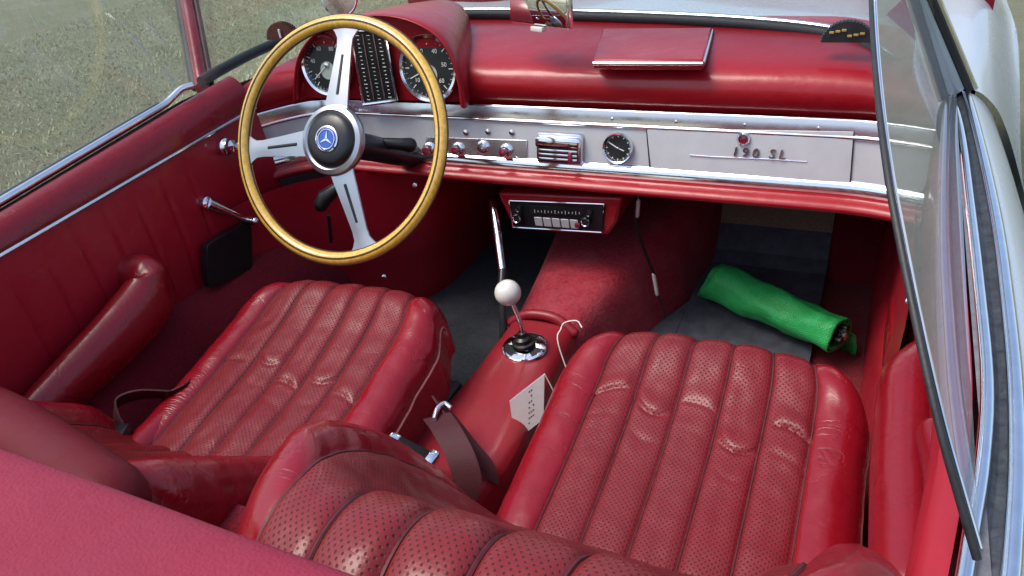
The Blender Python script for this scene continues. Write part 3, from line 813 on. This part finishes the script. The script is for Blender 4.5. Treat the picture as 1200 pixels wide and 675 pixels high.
for y in np.linspace(-1.10, -.16, 200):
    b = ext(B0, B1, y); pz = np.linspace(b[2] - .006, .575, 10)
    seam = sum(-.006 * math.exp(-((y + c_) / .005) ** 2) for c_ in (.40, .47, .54, .61, .68, .75, .82))
    rows.append([V(XI - .002 + .012 * math.sin(math.pi * (z - .575) / (b[2] - .575)) + (seam * .6 if z < b[2] - .05 else 0) + .002 * noise.noise(Vector((y * 8, z * 9, 2))), y, z) for z in pz])
MB().grid(np.array(rows), 'door').build('inner_panel', dl)
MB().tube([at(195, 382, x=-.695), at(292, 308, x=-.695)], .003, 'alu', 8).build('lower_bead', dl)
# armrest with hooked front end
ap = smoothpath([at(146, 322, x=-.712), at(166, 328, x=-.684), at(176, 345, x=-.660), at(150, 380, x=-.655), at(100, 432, x=-.660), at(40, 492, x=-.668), at(-10, 540, x=-.675)], 7)
nA = len(ap); rA = np.interp(np.linspace(0, 1, nA), [0, .16, .32, .5, .7, .85, 1], [.042, .056, .061, .058, .050, .043, .038])
MB().blob(ap, list(rA), 'leather', 24, flat=(.72, 1.0), up=V(0, .12, 1)).build('armrest', dl)
# crank, handle, speaker
c = at(240, 238, x=-.698)
m = MB().lathe([(.014, -.006), (.014, .010), (.010, .014), (0, .015)], c, V(1, 0, .1), 'chrome', 20)
e = at(290, 258, x=-.672)
m.tube([c + V(.008, 0, 0), c * .5 + e * .5 + V(.006, 0, 0), e], [.0125, .0085, .007], 'chrome', 12).blob([e - V(.004, 0, 0), e + V(.022, 0, 0)], .0095, 'chrome', 12)
m.build('window_crank', dl)
c = at(264, 172, x=-.698)
MB().lathe([(.018, -.004), (.018, .006), (.012, .012), (.010, .022), (.013, .028), (0, .031)], c, V(1, -.1, .2), 'chrome', 24).build('door_handle', dl)
MB().lathe([(.004, 0), (.0035, .003), (0, .004)], at(241, 134, x=-.735), V(.7, 0, .7), 'screw', 12).build('screw', dl)
sp_ = [at(px, py, x=-.690) for px, py in ((240, 284), (283, 259), (288, 264), (289, 310), (284, 316), (246, 334), (238, 330), (236, 292))]
MB().prism(smoothpath(sp_ + [sp_[0]], 5)[:-1], V(.016, 0, 0), 'black').build('speaker', dl, bevel=.004)
# chrome sill strip, raised window
zb = lambda y: ext(A0, A1, y)[2]
cs = [ext(A0, A1, y) + V(-.010, 0, .008) for y in np.linspace(-1.15, -.34, 14)]
cs += [at(203, 113, x=-.775), at(213, 104, x=-.770), at(226, 100, x=-.758)]
MB().tube(smoothpath(cs, 3), .0075, 'chrome', 12).build('belt_trim', dl)
MB().tube([p + V(-.014, 0, -.004) for p in cs[:14]], .010, 'rubber', 10).build('belt_seal', dl)
g0 = []
rows = []
for y in np.linspace(-1.3, -.155, 8):
    z0 = ext(A0, A1, y)[2]
    rows.append([V(-.785 + .10 * t, y + .10 * t * 0, z0 + .40 * t) for t in (0, .5, 1)])
gm = MB().grid(np.array(rows), 'glass_dusty').grid(np.array(rows) + V(-.005, 0, 0), 'glass_dusty'); gm.build('window_glass', dl)
for (pa, pb, w_) in (((112, -8), (128, 14), .0016), ((152, 38), (180, 72), .0016), ((168, 18), (196, 52), .0011), ((189, 80), (205, 95), .002), ((90, 18), (118, 46), .0006), ((140, 22), (150, 32), .0008), ((30, 8), (62, 60), .0005)):
    def pane(px, py):
        d = cf + cr * (px - 600) / FPX + cu * (337.5 - py) / FPX; n_ = nrm(V(1, 0, .25)); b_ = V(-.7795, 0, .868)
        return CAM + ((b_ - CAM) @ n_) / (d @ n_) * d
    MB().tube(line(pane(*pa), pane(*pb), 6), [w_ * .3, w_, w_ * 1.1, w_, w_ * .8, w_ * .2], 'streak', 6, flat=(1, 1)).build('wipe_mark', dl)
# outer skin
rows = []
for y in np.linspace(-1.6, 1.7, 30):
    zt = .865 + .0 * y
    if -1.2 < y < -.15: zt = ext(A0, A1, y)[2] - .004
    elif y >= -.15: zt = .905 - .10 * sst(-.15, 1.7, y)
    else: zt = ext(A0, A1, -1.2)[2]
    rows.append([V(-.783, y, zt), V(-.80, y, zt - .006), V(-.825, y, zt - .05), V(-.84, y, .62), V(-.82, y, .40), V(-.77, y, .30)])
MB().grid(np.array(rows), 'paint').build('outer_skin', dl, sub=1)

# ---------- right door and body edge
dr = empty('door', car)
ZB = .84
s1 = smoothpath([at(1060, -60, z=ZB), at(1066, 0, z=ZB), at(1088, 50, z=ZB), at(1109, 100, z=ZB), at(1125, 150, z=ZB), at(1137, 240, z=ZB), at(1148, 340, z=ZB), at(1157, 447, z=ZB), at(1152, 540, z=ZB), at(1139, 622, z=ZB), at(1128, 690, z=ZB), at(1110, 760, z=ZB)], 5)
s2 = smoothpath([at(1100, 20, z=ZB), at(1131, 106, z=ZB), at(1150, 175, z=ZB), at(1168, 260, z=ZB), at(1179, 340, z=ZB), at(1189, 440, z=ZB), at(1192, 540, z=ZB), at(1188, 630, z=ZB), at(1182, 700, z=ZB), at(1170, 780, z=ZB)], 5)
MB().tube(s1[12:], .0068, 'chrome', 12).build('inner_belt_trim', dr)
MB().tube(s2[5:], .0078, 'chrome', 12, flat=(1, .8)).build('outer_belt_trim', dr)
def resample(pts, n):
    P = np.array(pts); s = np.concatenate([[0], np.cumsum(np.linalg.norm(np.diff(P, axis=0), axis=1))]); t = np.linspace(0, s[-1], n)
    return np.stack([np.interp(t, s, P[:, k]) for k in range(3)], 1)
Y_ = np.linspace(.16, -1.05, 26)
def xat(pts, y):
    P = np.array(sorted([tuple(p) for p in pts], key=lambda p: p[1])); return np.interp(y, P[:, 1], P[:, 0])
MB().grid(np.array([[V(xat(s1, y) + .004, y, ZB - .004), V((xat(s1, y) + xat(s2, y)) / 2, y, ZB - .009), V(xat(s2, y) - .004, y, ZB - .004)] for y in Y_]), 'channel').build('window_channel', dr)
MB().grid(np.array([[V(.7095, y, ZB - .0055), V(xat(s1, y) - .003, y, ZB - .004)] for y in Y_]), 'seal_grey').build('inner_seal', dr)
# outside of the door: pale paint curving down and out
rows = []
for y in np.linspace(.165, -1.6, 26):
    x = xat(s2, max(y, -1.03)) + .006
    rows.append([V(x, y, ZB - .002), V(x + .012, y, ZB - .006), V(x + .045, y, ZB - .035), V(x + .075, y, ZB - .11), V(x + .08, y, .60), V(x + .06, y, .40), V(x + .0, y, .30)])
MB().grid(np.array(rows), 'paint').build('outer_skin', dr, sub=2)
# inner panel: padded cap and lower panel
rows = []
for y in np.linspace(.12, -1.1, 26):
    x = xat(s1, y) - .006
    rows.append([V(x - .004, y, ZB - .016), V(x - .010, y, ZB - .018), V(x - .030, y, ZB - .03), V(x - .036, y, ZB - .06), V(x - .028, y, ZB - .085), V(x - .034, y, .66), V(x - .034, y, .50)])
MB().grid(np.array(rows), 'door').build('inner_panel', dr, sub=2)
za = .70
ap = smoothpath([at(1082, 432, z=za - .015), at(1064, 452, z=za), at(1060, 500, z=za), at(1058, 560, z=za + .005), at(1060, 630, z=za + .01), at(1062, 700, z=za + .01)], 6)
MB().blob(ap, [.034] * len(ap), 'leather', 20, flat=(1.0, 1.25), up=V(0, 0, 1)).build('armrest', dr)
ap2 = smoothpath([at(1092, 512, z=.755), at(1104, 560, z=.755), at(1109, 610, z=.755), at(1110, 648, z=.755)], 6)
MB().blob(ap2, [.016 + .008 * i / len(ap2) for i in range(len(ap2))], 'leather', 18, flat=(1, 1.5), up=V(0, 0, 1)).build('door_pull', dr)
# hinge-pillar cover ahead of the armrest, with screws
c = at(1052, 392, x=.672)
MB().box(c, (.020, .075, .05), 'leather', bev=.016, seg=4).build('pillar_cover', dr)
for px, py, x in ((1060, 424, .655), (1016, 388, .64), (1023, 307, .66), (1066, 353, .66)):
    MB().lathe([(.006, 0), (.0055, .003), (0, .005)], at(px, py, x=x), nrm(CAM - at(px, py, x=x)), 'screw', 12).build('screw', dr)
# front kick panel right
rows = []
for y in (-.38, -.2, 0, .2, .5, .68):
    rows.append([V(.665, y, .72), V(.66, y, .60), V(.655, y, .45), V(.645, y, .26)])
MB().grid(np.array(rows), 'door').build('kick_panel', car, sub=1)
MB().prism([V(.645, .25, .66), V(.645, .55, .66), V(.645, .55, .50), V(.645, .36, .56)], V(-.015, 0, 0), 'rubber').build('heater_box', car)
# the raised window: leaning, slightly curved pane, its rear edge in a bright and black frame
def gp(px, py, t):
    """point on the leaning pane; the lean is measured from the belt"""
    # plane through (xb, y, ZB) leaning inwards by .35 per metre of height
    d = cf + cr * (px - 600) / FPX + cu * (337.5 - py) / FPX
    n_ = nrm(V(1, 0, LEAN)); b_ = V(.711, 0, ZB)
    return CAM + ((b_ - CAM) @ n_) / (d @ n_) * d
LEAN = .46
ge_px = ((1145, 655), (1126, 590), (1105, 515), (1087, 440), (1070, 360), (1055, 285), (1042, 215), (1033, 150), (1027, 90), (1023, 30), (1021, -25))
ge = [gp(px, py, 0) for px, py in ge_px]
GE=ge
GN = nrm(V(1, 0, LEAN))
def pane_pt(y, z): return V(.711 - LEAN * (z - ZB), y, z)
top_rear = GE[-1]
out = list(GE) + [pane_pt(GE[-1][1] + .16, 1.215), pane_pt(.0, 1.20), pane_pt(.10, 1.05), pane_pt(.155, ZB)]
gm = MB(); gm.prism([p + GN * .002 for p in out], -GN * .004, 'glass_sky_sheen'); gm.build('window_glass', dr, smooth=False)
MB().tube(smoothpath([p for p in GE], 4), .0032, 'rubber', 10).build('window_frame', dr)
MB().tube([p + nrm(GE[-1] - GE[0]) * 0 + V(.002, .0075, .004) for p in smoothpath(GE, 4)], .0016, 'chrome', 8).build('window_edge_bead', dr)

# ---------- windscreen
ws = empty('windscreen', car)
wb = smoothpath([at(236, 96, z=.935), at(262, 80, z=.94), at(310, 56, z=.945), at(370, 34, z=.95), at(450, 20, z=.953), at(560, 17, z=.955), at(700, 20, z=.955), at(850, 27, z=.953), at(960, 38, z=.945), at(1010, 52, z=.935), at(1048, 76, z=.915), at(1105, 98, z=.86)], 5)
MB().tube(wb, .0125, 'rubber', 10).build('windscreen_seal', ws)
MB().tube([p + V(0, .022, .006) for p in wb[4:-3]], .0065, 'chrome', 10).build('lower_frame', ws)
wt = [p * V(.86, 1, 1) + V(0, -.17 - .06 * (1 - abs(p[0]) / .72), .36) for p in wb]
MB().grid(np.array([wb, wt]), 'glass').grid(np.array([wb, wt]) + V(0, .005, .002), 'glass').build('windscreen_glass', ws)
MB().tube(wt, .018, 'chrome', 12).build('header_frame', ws)
for sd, bp, tp in ((-1, at(238, 104, z=.915), at(208, -60, z=1.17)), (1, V(.712, .165, .845), at(1012, -150, y=.03))):
    m = MB().tube([bp, bp * .5 + tp * .5, tp], [.017, .0165, .015], 'leather' if sd < 0 else 'paint', 14, flat=(1, 1.3))
    o = V(-.022, .0, .0) if sd < 0 else V(.02, 0, .0)
    m.tube([bp + o, tp + o], .011, 'rubber', 8)
    m.tube([bp + o * 1.55, tp + o * 1.55], .0055, 'rubber' if sd < 0 else 'chrome', 8)
    m.tube([bp - o * .9 + V(0, .01, 0), tp - o * .9 + V(0, .01, 0)], .006, 'rubber', 8)
    m.build('pillar', ws)

# ---------- bonnet, wings and cowl seen through the windscreen
rows = []
yy = np.concatenate([np.linspace(.172, .45, 8), np.linspace(.55, 2.2, 14)])
xq = np.concatenate([-np.linspace(.872, .66, 16), np.linspace(-.62, .62, 24), np.linspace(.66, .872, 16)])
for y in yy:
    r_ = []
    for x in xq:
        a = abs(x)
        z = .915 - .03 * sst(.3, 2.2, y) - .02 * min(1, a / .55) ** 2 + .018 * math.exp(-((a - .70) / .10) ** 2) * sst(.3, .9, y) - .45 * sst(1.7, 2.25, y) ** 2
        z -= .11 * sst(.74, .872, a) ** 1.6
        z += .02 * math.exp(-(x / .16) ** 2) * sst(.4, .9, y)
        zd = np.interp(a, [.60, .70, .744, .756, .79, .82, .872], [.885, .846, .84, .836, .803, .745, .62])
        z = z + (zd - z) * sst(.56, .70, a) * (1 - sst(.20, .85, y))
        if y < .30: z -= (.30 - y) * .1 * (a < .6)
        r_.append(V(x, y, z))
    rows.append(r_)
MB().grid(np.array(rows), 'paint').build('bonnet', car, sub=1)
for sg_, nm in ((1, 'wing_flank'), (-1, 'wing_flank')):
    e = [r_[-1 if sg_ > 0 else 0] for r_ in rows]
    MB().grid(np.array([[p, p + V(.004 * sg_, 0, -.06), V(.86 * sg_, p[1], min(.45, p[2] - .1)), V(.80 * sg_, p[1], .28)] for p in e]), 'paint').build(nm, car)
# round chrome wing mirror on the driver's wing
wm = at(397, -4, y=.10)
MB().lathe([(.0, -.03), (.03, -.022), (.043, -.006), (.047, .0), (.044, .004), (.042, .001), (0, .001)], wm, V(.25, -.95, .1), 'chrome', 36).tube([wm + V(0, .02, -.03), wm + V(-.02, .05, -.12), V(wm[0] - .03, .2, .90)], .007, 'chrome', 10).build('wing_mirror', car)
# rear-view mirror
rm = empty('rear_view_mirror', car)
mc = at(630, 4, y=-.02)
a_ = nrm(CAM - mc); b_ = nrm(V(-.80, -.36, -.05)); mn = nrm(a_ + b_); mx = nrm(np.cross(V(0, 0, 1), mn)); mz = np.cross(mn, mx)
MB().box(mc - mn * .008, (.082, .008, .043), 'chrome', rot=[mx, mn, mz], bev=.006, seg=3).build('mirror_housing', rm)
m_, nt, p = new_mat('mirror_silvering'); p.inputs['Metallic'].default_value = 1; p.inputs['Roughness'].default_value = .02; p.inputs['Base Color'].default_value = (.85, .86, .86, 1); MT['mirror'] = m_
MB().box(mc + mn * .0005, (.077, .002, .038), 'mirror', rot=[mx, mn, mz], bev=.0015).build('mirror_glass', rm)
MB().box(mc - mz * .048 + mn * .0, (.016, .006, .005), 'white', rot=[mx, mn, mz], bev=.002).build('dimmer_tab', rm)
MB().tube([mc - mn * .012, mc - mn * .04 + V(0, 0, .05), V(mc[0], mc[1] + .05, 1.28)], .006, 'chrome', 10).build('stem', rm)

# ---------- rear: padded cover over the folded top, cockpit corner
rows = []
for x in np.linspace(-.86, .82, 40):
    r_ = []
    e = at(0, 515, y=-1.235); f_ = at(455, 675, y=-1.235); z0 = e[2] + (f_[2] - e[2]) * (x - e[0]) / (f_[0] - e[0])
    for y, dz in ((-1.252, -.040), (-1.240, -.028), (-1.235, -.012), (-1.240, -.001), (-1.253, .004), (-1.29, .006), (-1.35, .008), (-1.5, .006), (-1.7, -.01), (-1.95, -.06)):
        r_.append(V(x, y, z0 + dz + .0035 * noise.noise(Vector((x * 5, y * 5, 4))) - .06 * sst(.6, .86, abs(x))))
    rows.append(r_)
MB().grid(np.array(rows), 'vinyl').build('folded_top_cover', car, sub=2)
MB().blob(smoothpath([at(-140, 448, y=-.98), at(-20, 492, y=-1.04), at(60, 545, y=-1.09), at(120, 592, y=-1.13)], 6), .050, 'trim_dark', 20).build('cockpit_corner_roll', car)

# ---------- seat belts (bolted down, part of the car)
def ribbon(pts, wv, mat, wid, name, par, thick=.0016):
    P = smoothpath(pts, 8); m = MB(); n_ = len(P)
    W = [nrm(wv[0] + (wv[1] - wv[0]) * i / (n_ - 1)) * wid / 2 for i in range(n_)]
    ts = [nrm(np.cross(P[min(i + 1, n_ - 1)] - P[max(i - 1, 0)], W[i])) * thick for i in range(n_)]
    m.grid(np.array([[P[i] - W[i] + ts[i], P[i] + W[i] + ts[i], P[i] + W[i] - ts[i], P[i] - W[i] - ts[i]] for i in range(n_)]), mat, False, True)
    return m.build(name, par)
sb = empty('seat_belt', car)
q = lambda px, py, z: at(px, py, z=z)
ribbon([q(512, 488, .535), q(524, 505, .55), q(540, 535, .535), q(548, 566, .50), q(540, 590, .46)], (V(1, .5, .2), V(1, .2, .1)), 'belt', .048, 'webbing', sb)
ribbon([q(520, 476, .53), q(545, 510, .52), q(562, 532, .50), q(568, 560, .47)], (V(1, -.2, -.6), V(.8, .2, -.6)), 'belt', .055, 'webbing', sb)
m = MB().tube(smoothpath([q(508, 492, .545), q(512, 480, .545), q(520, 473, .545), q(528, 478, .54)], 5), .005, 'chrome', 10); m.build('anchor_loop', sb)
c = q(483, 528, .54); ax_ = nrm(q(508, 541, .53) - q(456, 515, .55))
side = nrm(np.cross(ax_, V(0, 0, 1))); upv = np.cross(side, ax_)
m = MB().box(c, (.030, .011, .008), 'felt_black', rot=[ax_, side, upv], bev=.004)
m.box(c + ax_ * .036, (.008, .015, .010), 'chrome', rot=[ax_, side, upv], bev=.004).box(c - ax_ * .036, (.010, .012, .008), 'chrome', rot=[ax_, side, upv], bev=.004).build('buckle', sb)
sb2 = empty('seat_belt', car)
ribbon([q(204, 462, .56), q(165, 462, .58), q(137, 472, .58), q(136, 490, .565), q(142, 505, .55)], (V(.3, -.5, 1), V(.9, .2, .8)), 'belt', .036, 'webbing', sb2)
ribbon([q(235, 432, .545), q(215, 455, .56), q(190, 468, .56)], (V(.5, .5, .6), V(.5, .3, .8)), 'belt', .03, 'webbing', sb2)
MB().box(q(140, 512, .56), (.015, .02, .014), 'black', rot=[nrm(V(.9, .4, 0)), nrm(V(-.4, .9, 0)), V(0, 0, 1)], bev=.004).build('buckle', sb2)
# padded strip beside the driver's cushion
MB().blob(smoothpath([q(232, 462, .53), q(190, 500, .53), q(150, 540, .53)], 6), .028, 'leather', 16).build('seat_side_pad', car)

# ------------------------------------------------------------------ loose things in the car
# green roll
r0, r1 = at(830, 328, z=.345), at(984, 394, z=.345)
axr = nrm(r1 - r0); gr_ = .050
a0 = nrm(np.cross(axr, V(0, 0, 1))); b0 = np.cross(a0, axr)
nU, nV_ = 72, 30
P = np.zeros((nU, nV_, 3)); UV = np.zeros((nU, nV_, 2))
for i in range(nU):
    th = i / (nU - 1) * 2 * math.pi * 2.2 + 2.2
    r_ = gr_ * (.70 + .30 * i / (nU - 1))
    for j in range(nV_):
        t = j / (nV_ - 1); ln = np.linalg.norm(r1 - r0)
        off = .030 * math.sin(th * 1.0 + .5) * (1 - t)
        rr = r_ * (1 + .10 * math.sin(t * 5 + 1) * .5 - .06 * t) + .009 * noise.noise(Vector((math.cos(th) * 1.3, math.sin(th) * 1.3, t * 4))) + .004 * abs(noise.noise(Vector((math.cos(th) * 2.5 + 3, math.sin(th) * 2.5, t * 9 + th * .6))))
        P[i, j] = r0 + axr * (t * ln + off * (.3 + i / nU)) + a0 * rr * math.cos(th) + b0 * rr * math.sin(th) * .93
        UV[i, j] = (i / (nU - 1) * 2 * math.pi * 2.2 * gr_, t * ln)
gm = MB().grid(P, 'green', UV=UV)
fl = []
for j in range(nV_ // 3):   # loose flap at the near end
    e = P[-1, nV_ - nV_ // 3 + j]; fl.append([e, e + V(.012, .006, -.010), e + V(.018, .004, -.04), e + V(.018, .0, -.062)])
gm.grid(np.array(fl), 'green', UV=np.array([[(.01 * a, .01 * j) for a in range(4)] for j in range(len(fl))]))
groll = gm.build('rolled_mat', None, loc=(r0 + r1) / 2 - V(0, 0, .045))
sd_ = groll.modifiers.new('thick', 'SOLIDIFY'); sd_.thickness = .0022
tag(groll, 'bright green ribbed sheet rolled up in the passenger footwell', 'rolled mat')
m = MB(); rng = random.Random(3)
for k_ in range(5):
    o = a0 * rng.uniform(-.02, .02) + b0 * rng.uniform(-.018, .018)
    m.tube([r1 - axr * .12 + o, r1 + axr * (.004 + .012 * rng.random()) + o], .0075, 'black', 10)
m.box(r1 + axr * .004 + b0 * .008, (.012, .006, .010), 'alu', rot=[axr, a0, b0], bev=.003)
m.build('tool_handle', groll, loc=None)
ob = [o for o in groll.children][0]; ob.matrix_parent_inverse = Matrix.Translation(-Vector(((r0 + r1) / 2 - V(0, 0, .045)).tolist()))

# white card with a string
cy = -.545
cc = [at(px, py, y=cy + dy) for px, py, dy in ((597, 470, 0), (638, 438, 0), (637, 491, 0), (604, 517, 0))]
cn = nrm(np.cross(cc[1] - cc[0], cc[3] - cc[0]))
base = (cc[2] + cc[3]) / 2
m = MB().prism([p for p in cc], cn * .0015, 'card')
cu1 = nrm(cc[1] - cc[0]); cv1 = nrm(cc[3] - cc[0]); fs = -1 if cn @ (CAM - base) < 0 else 1
off = cn * (.0016 if fs > 0 else -.0004)
rng = random.Random(5)
for k_ in range(7):
    p = cc[1] * .62 + cc[0] * .38 + (cc[2] - cc[1]) * (.12 + .12 * k_)
    for s_ in (-1, 0, 1):
        if rng.random() < .75:
            o = p + cu1 * s_ * .0065 + off; m.prism([o, o + cu1 * .0042, o + cu1 * .0042 + cv1 * .0028, o + cv1 * .0028], cn * .0002, 'ink')
cd = m.build('paper_card', None, smooth=False, loc=base)
tag(cd, 'white printed paper card tucked between console and passenger cushion', 'card')
ms = MB().tube(smoothpath([cc[1], V(.165, -.54, .50), V(.16, -.49, .50), at(654, 402, y=-.46), at(657, 386, y=-.44), at(662, 378, y=-.43), at(676, 376, y=-.43), at(682, 384, y=-.44)], 6), .0012, 'white', 6)
st = ms.build('string', cd); st.matrix_parent_inverse = Matrix.Translation(-Vector(base.tolist()))

# cable with white plugs hanging from the dash
yc = .03
m0 = at(747, 236, y=-.02)
m = MB().tube(smoothpath([m0 + V(0, .02, .03), m0, at(744, 258, y=-.01), at(752, 285, y=.0), at(761, 308, y=.0), at(767, 322, y=.0)], 6), .0034, 'black', 8)
m.tube(smoothpath([at(770, 344, y=.0), at(776, 358, y=.0), at(780, 372, y=.01)], 5), .0025, 'black', 8)
cab = m.build('cable', None, loc=m0)
tag(cab, 'thin black cable with white plugs hanging under the dashboard', 'cable')
for a, b, w in ((at(748, 236, y=-.02), at(747, 252, y=-.015), .0065), (at(766, 322, y=.0), at(770, 344, y=.0), .0062)):
    o = MB().blob([a, b], w, 'white', 12, flat=(1, .7), k=3).build('plug', cab); o.matrix_parent_inverse = Matrix.Translation(-Vector(m0.tolist()))

# ------------------------------------------------------------------ outside
gp_ = MB(); n_ = 60
gr = np.array([[V(x, y, 0) for y in np.concatenate([[-600, -60], np.linspace(-12, 14, 40), [60, 600]])] for x in np.concatenate([[-600, -60], np.linspace(-14, 12, 40), [60, 600]])])
lawn = gp_.grid(gr, 'lawn').build('ground', None); tag(lawn, 'green and straw coloured lawn beside and ahead of the car', 'lawn', 'structure')
rng = np.random.RandomState(11); m = MB(); mi = m.mi('blade')
nb_ = 80000
xs = -1.0 - 6.0 * rng.uniform(0, 1, nb_) ** 1.3; ys = rng.uniform(-1.2, 8, nb_)
for x, y in zip(xs, ys):
    h = rng.uniform(.008, .026); a = rng.uniform(0, 6.283); w = rng.uniform(.002, .0045); lx, ly = rng.uniform(-.03, .03, 2)
    b = len(m.v); ca, sa = math.cos(a) * w, math.sin(a) * w
    m.v.extend([[x - ca, y - sa, 0], [x + ca, y + sa, 0], [x + lx, y + ly, h]]); m.face((b, b + 1, b + 2), mi)
gb_ = m.build('grass', None, smooth=False); tag(gb_, 'short dry grass blades growing on the lawn', 'grass', 'stuff')

# ------------------------------------------------------------------ light
SUN_EL, SUN_AZ = 64, 235     # azimuth measured clockwise from +Y
w = bpy.data.worlds.new('World'); scene.world = w; w.use_nodes = True
nt = w.node_tree; bg = nt.nodes['Background']
sky = nt.nodes.new('ShaderNodeTexSky'); sky.sky_type = 'NISHITA'; sky.sun_disc = False
sky.sun_elevation = R(SUN_EL); sky.sun_rotation = R(SUN_AZ); sky.air_density = 1.0; sky.dust_density = 3.0; sky.ozone_density = 1.0
nt.links.new(sky.outputs[0], bg.inputs[0]); bg.inputs[1].default_value = .12
sd = bpy.data.lights.new('sun', 'SUN'); sd.energy = 1.1; sd.angle = R(30); sd.color = (1, .95, .88)
so = bpy.data.objects.new('sun', sd); COL.objects.link(so)
dvec = V(math.sin(R(SUN_AZ)) * math.cos(R(SUN_EL)), math.cos(R(SUN_AZ)) * math.cos(R(SUN_EL)), math.sin(R(SUN_EL)))
so.rotation_euler = Vector(dvec.tolist()).to_track_quat('Z', 'Y').to_euler()
so.location = (0, 0, 6)

scene.view_settings.view_transform = 'Standard'; scene.view_settings.look = 'None'
scene.view_settings.exposure = 1.15; scene.view_settings.gamma = 1
scene.render.engine = 'CYCLES'
scene.cycles.max_bounces = 8; scene.cycles.transparent_max_bounces = 12; scene.cycles.use_denoising = True
scene.cycles.caustics_reflective = False; scene.cycles.caustics_refractive = False
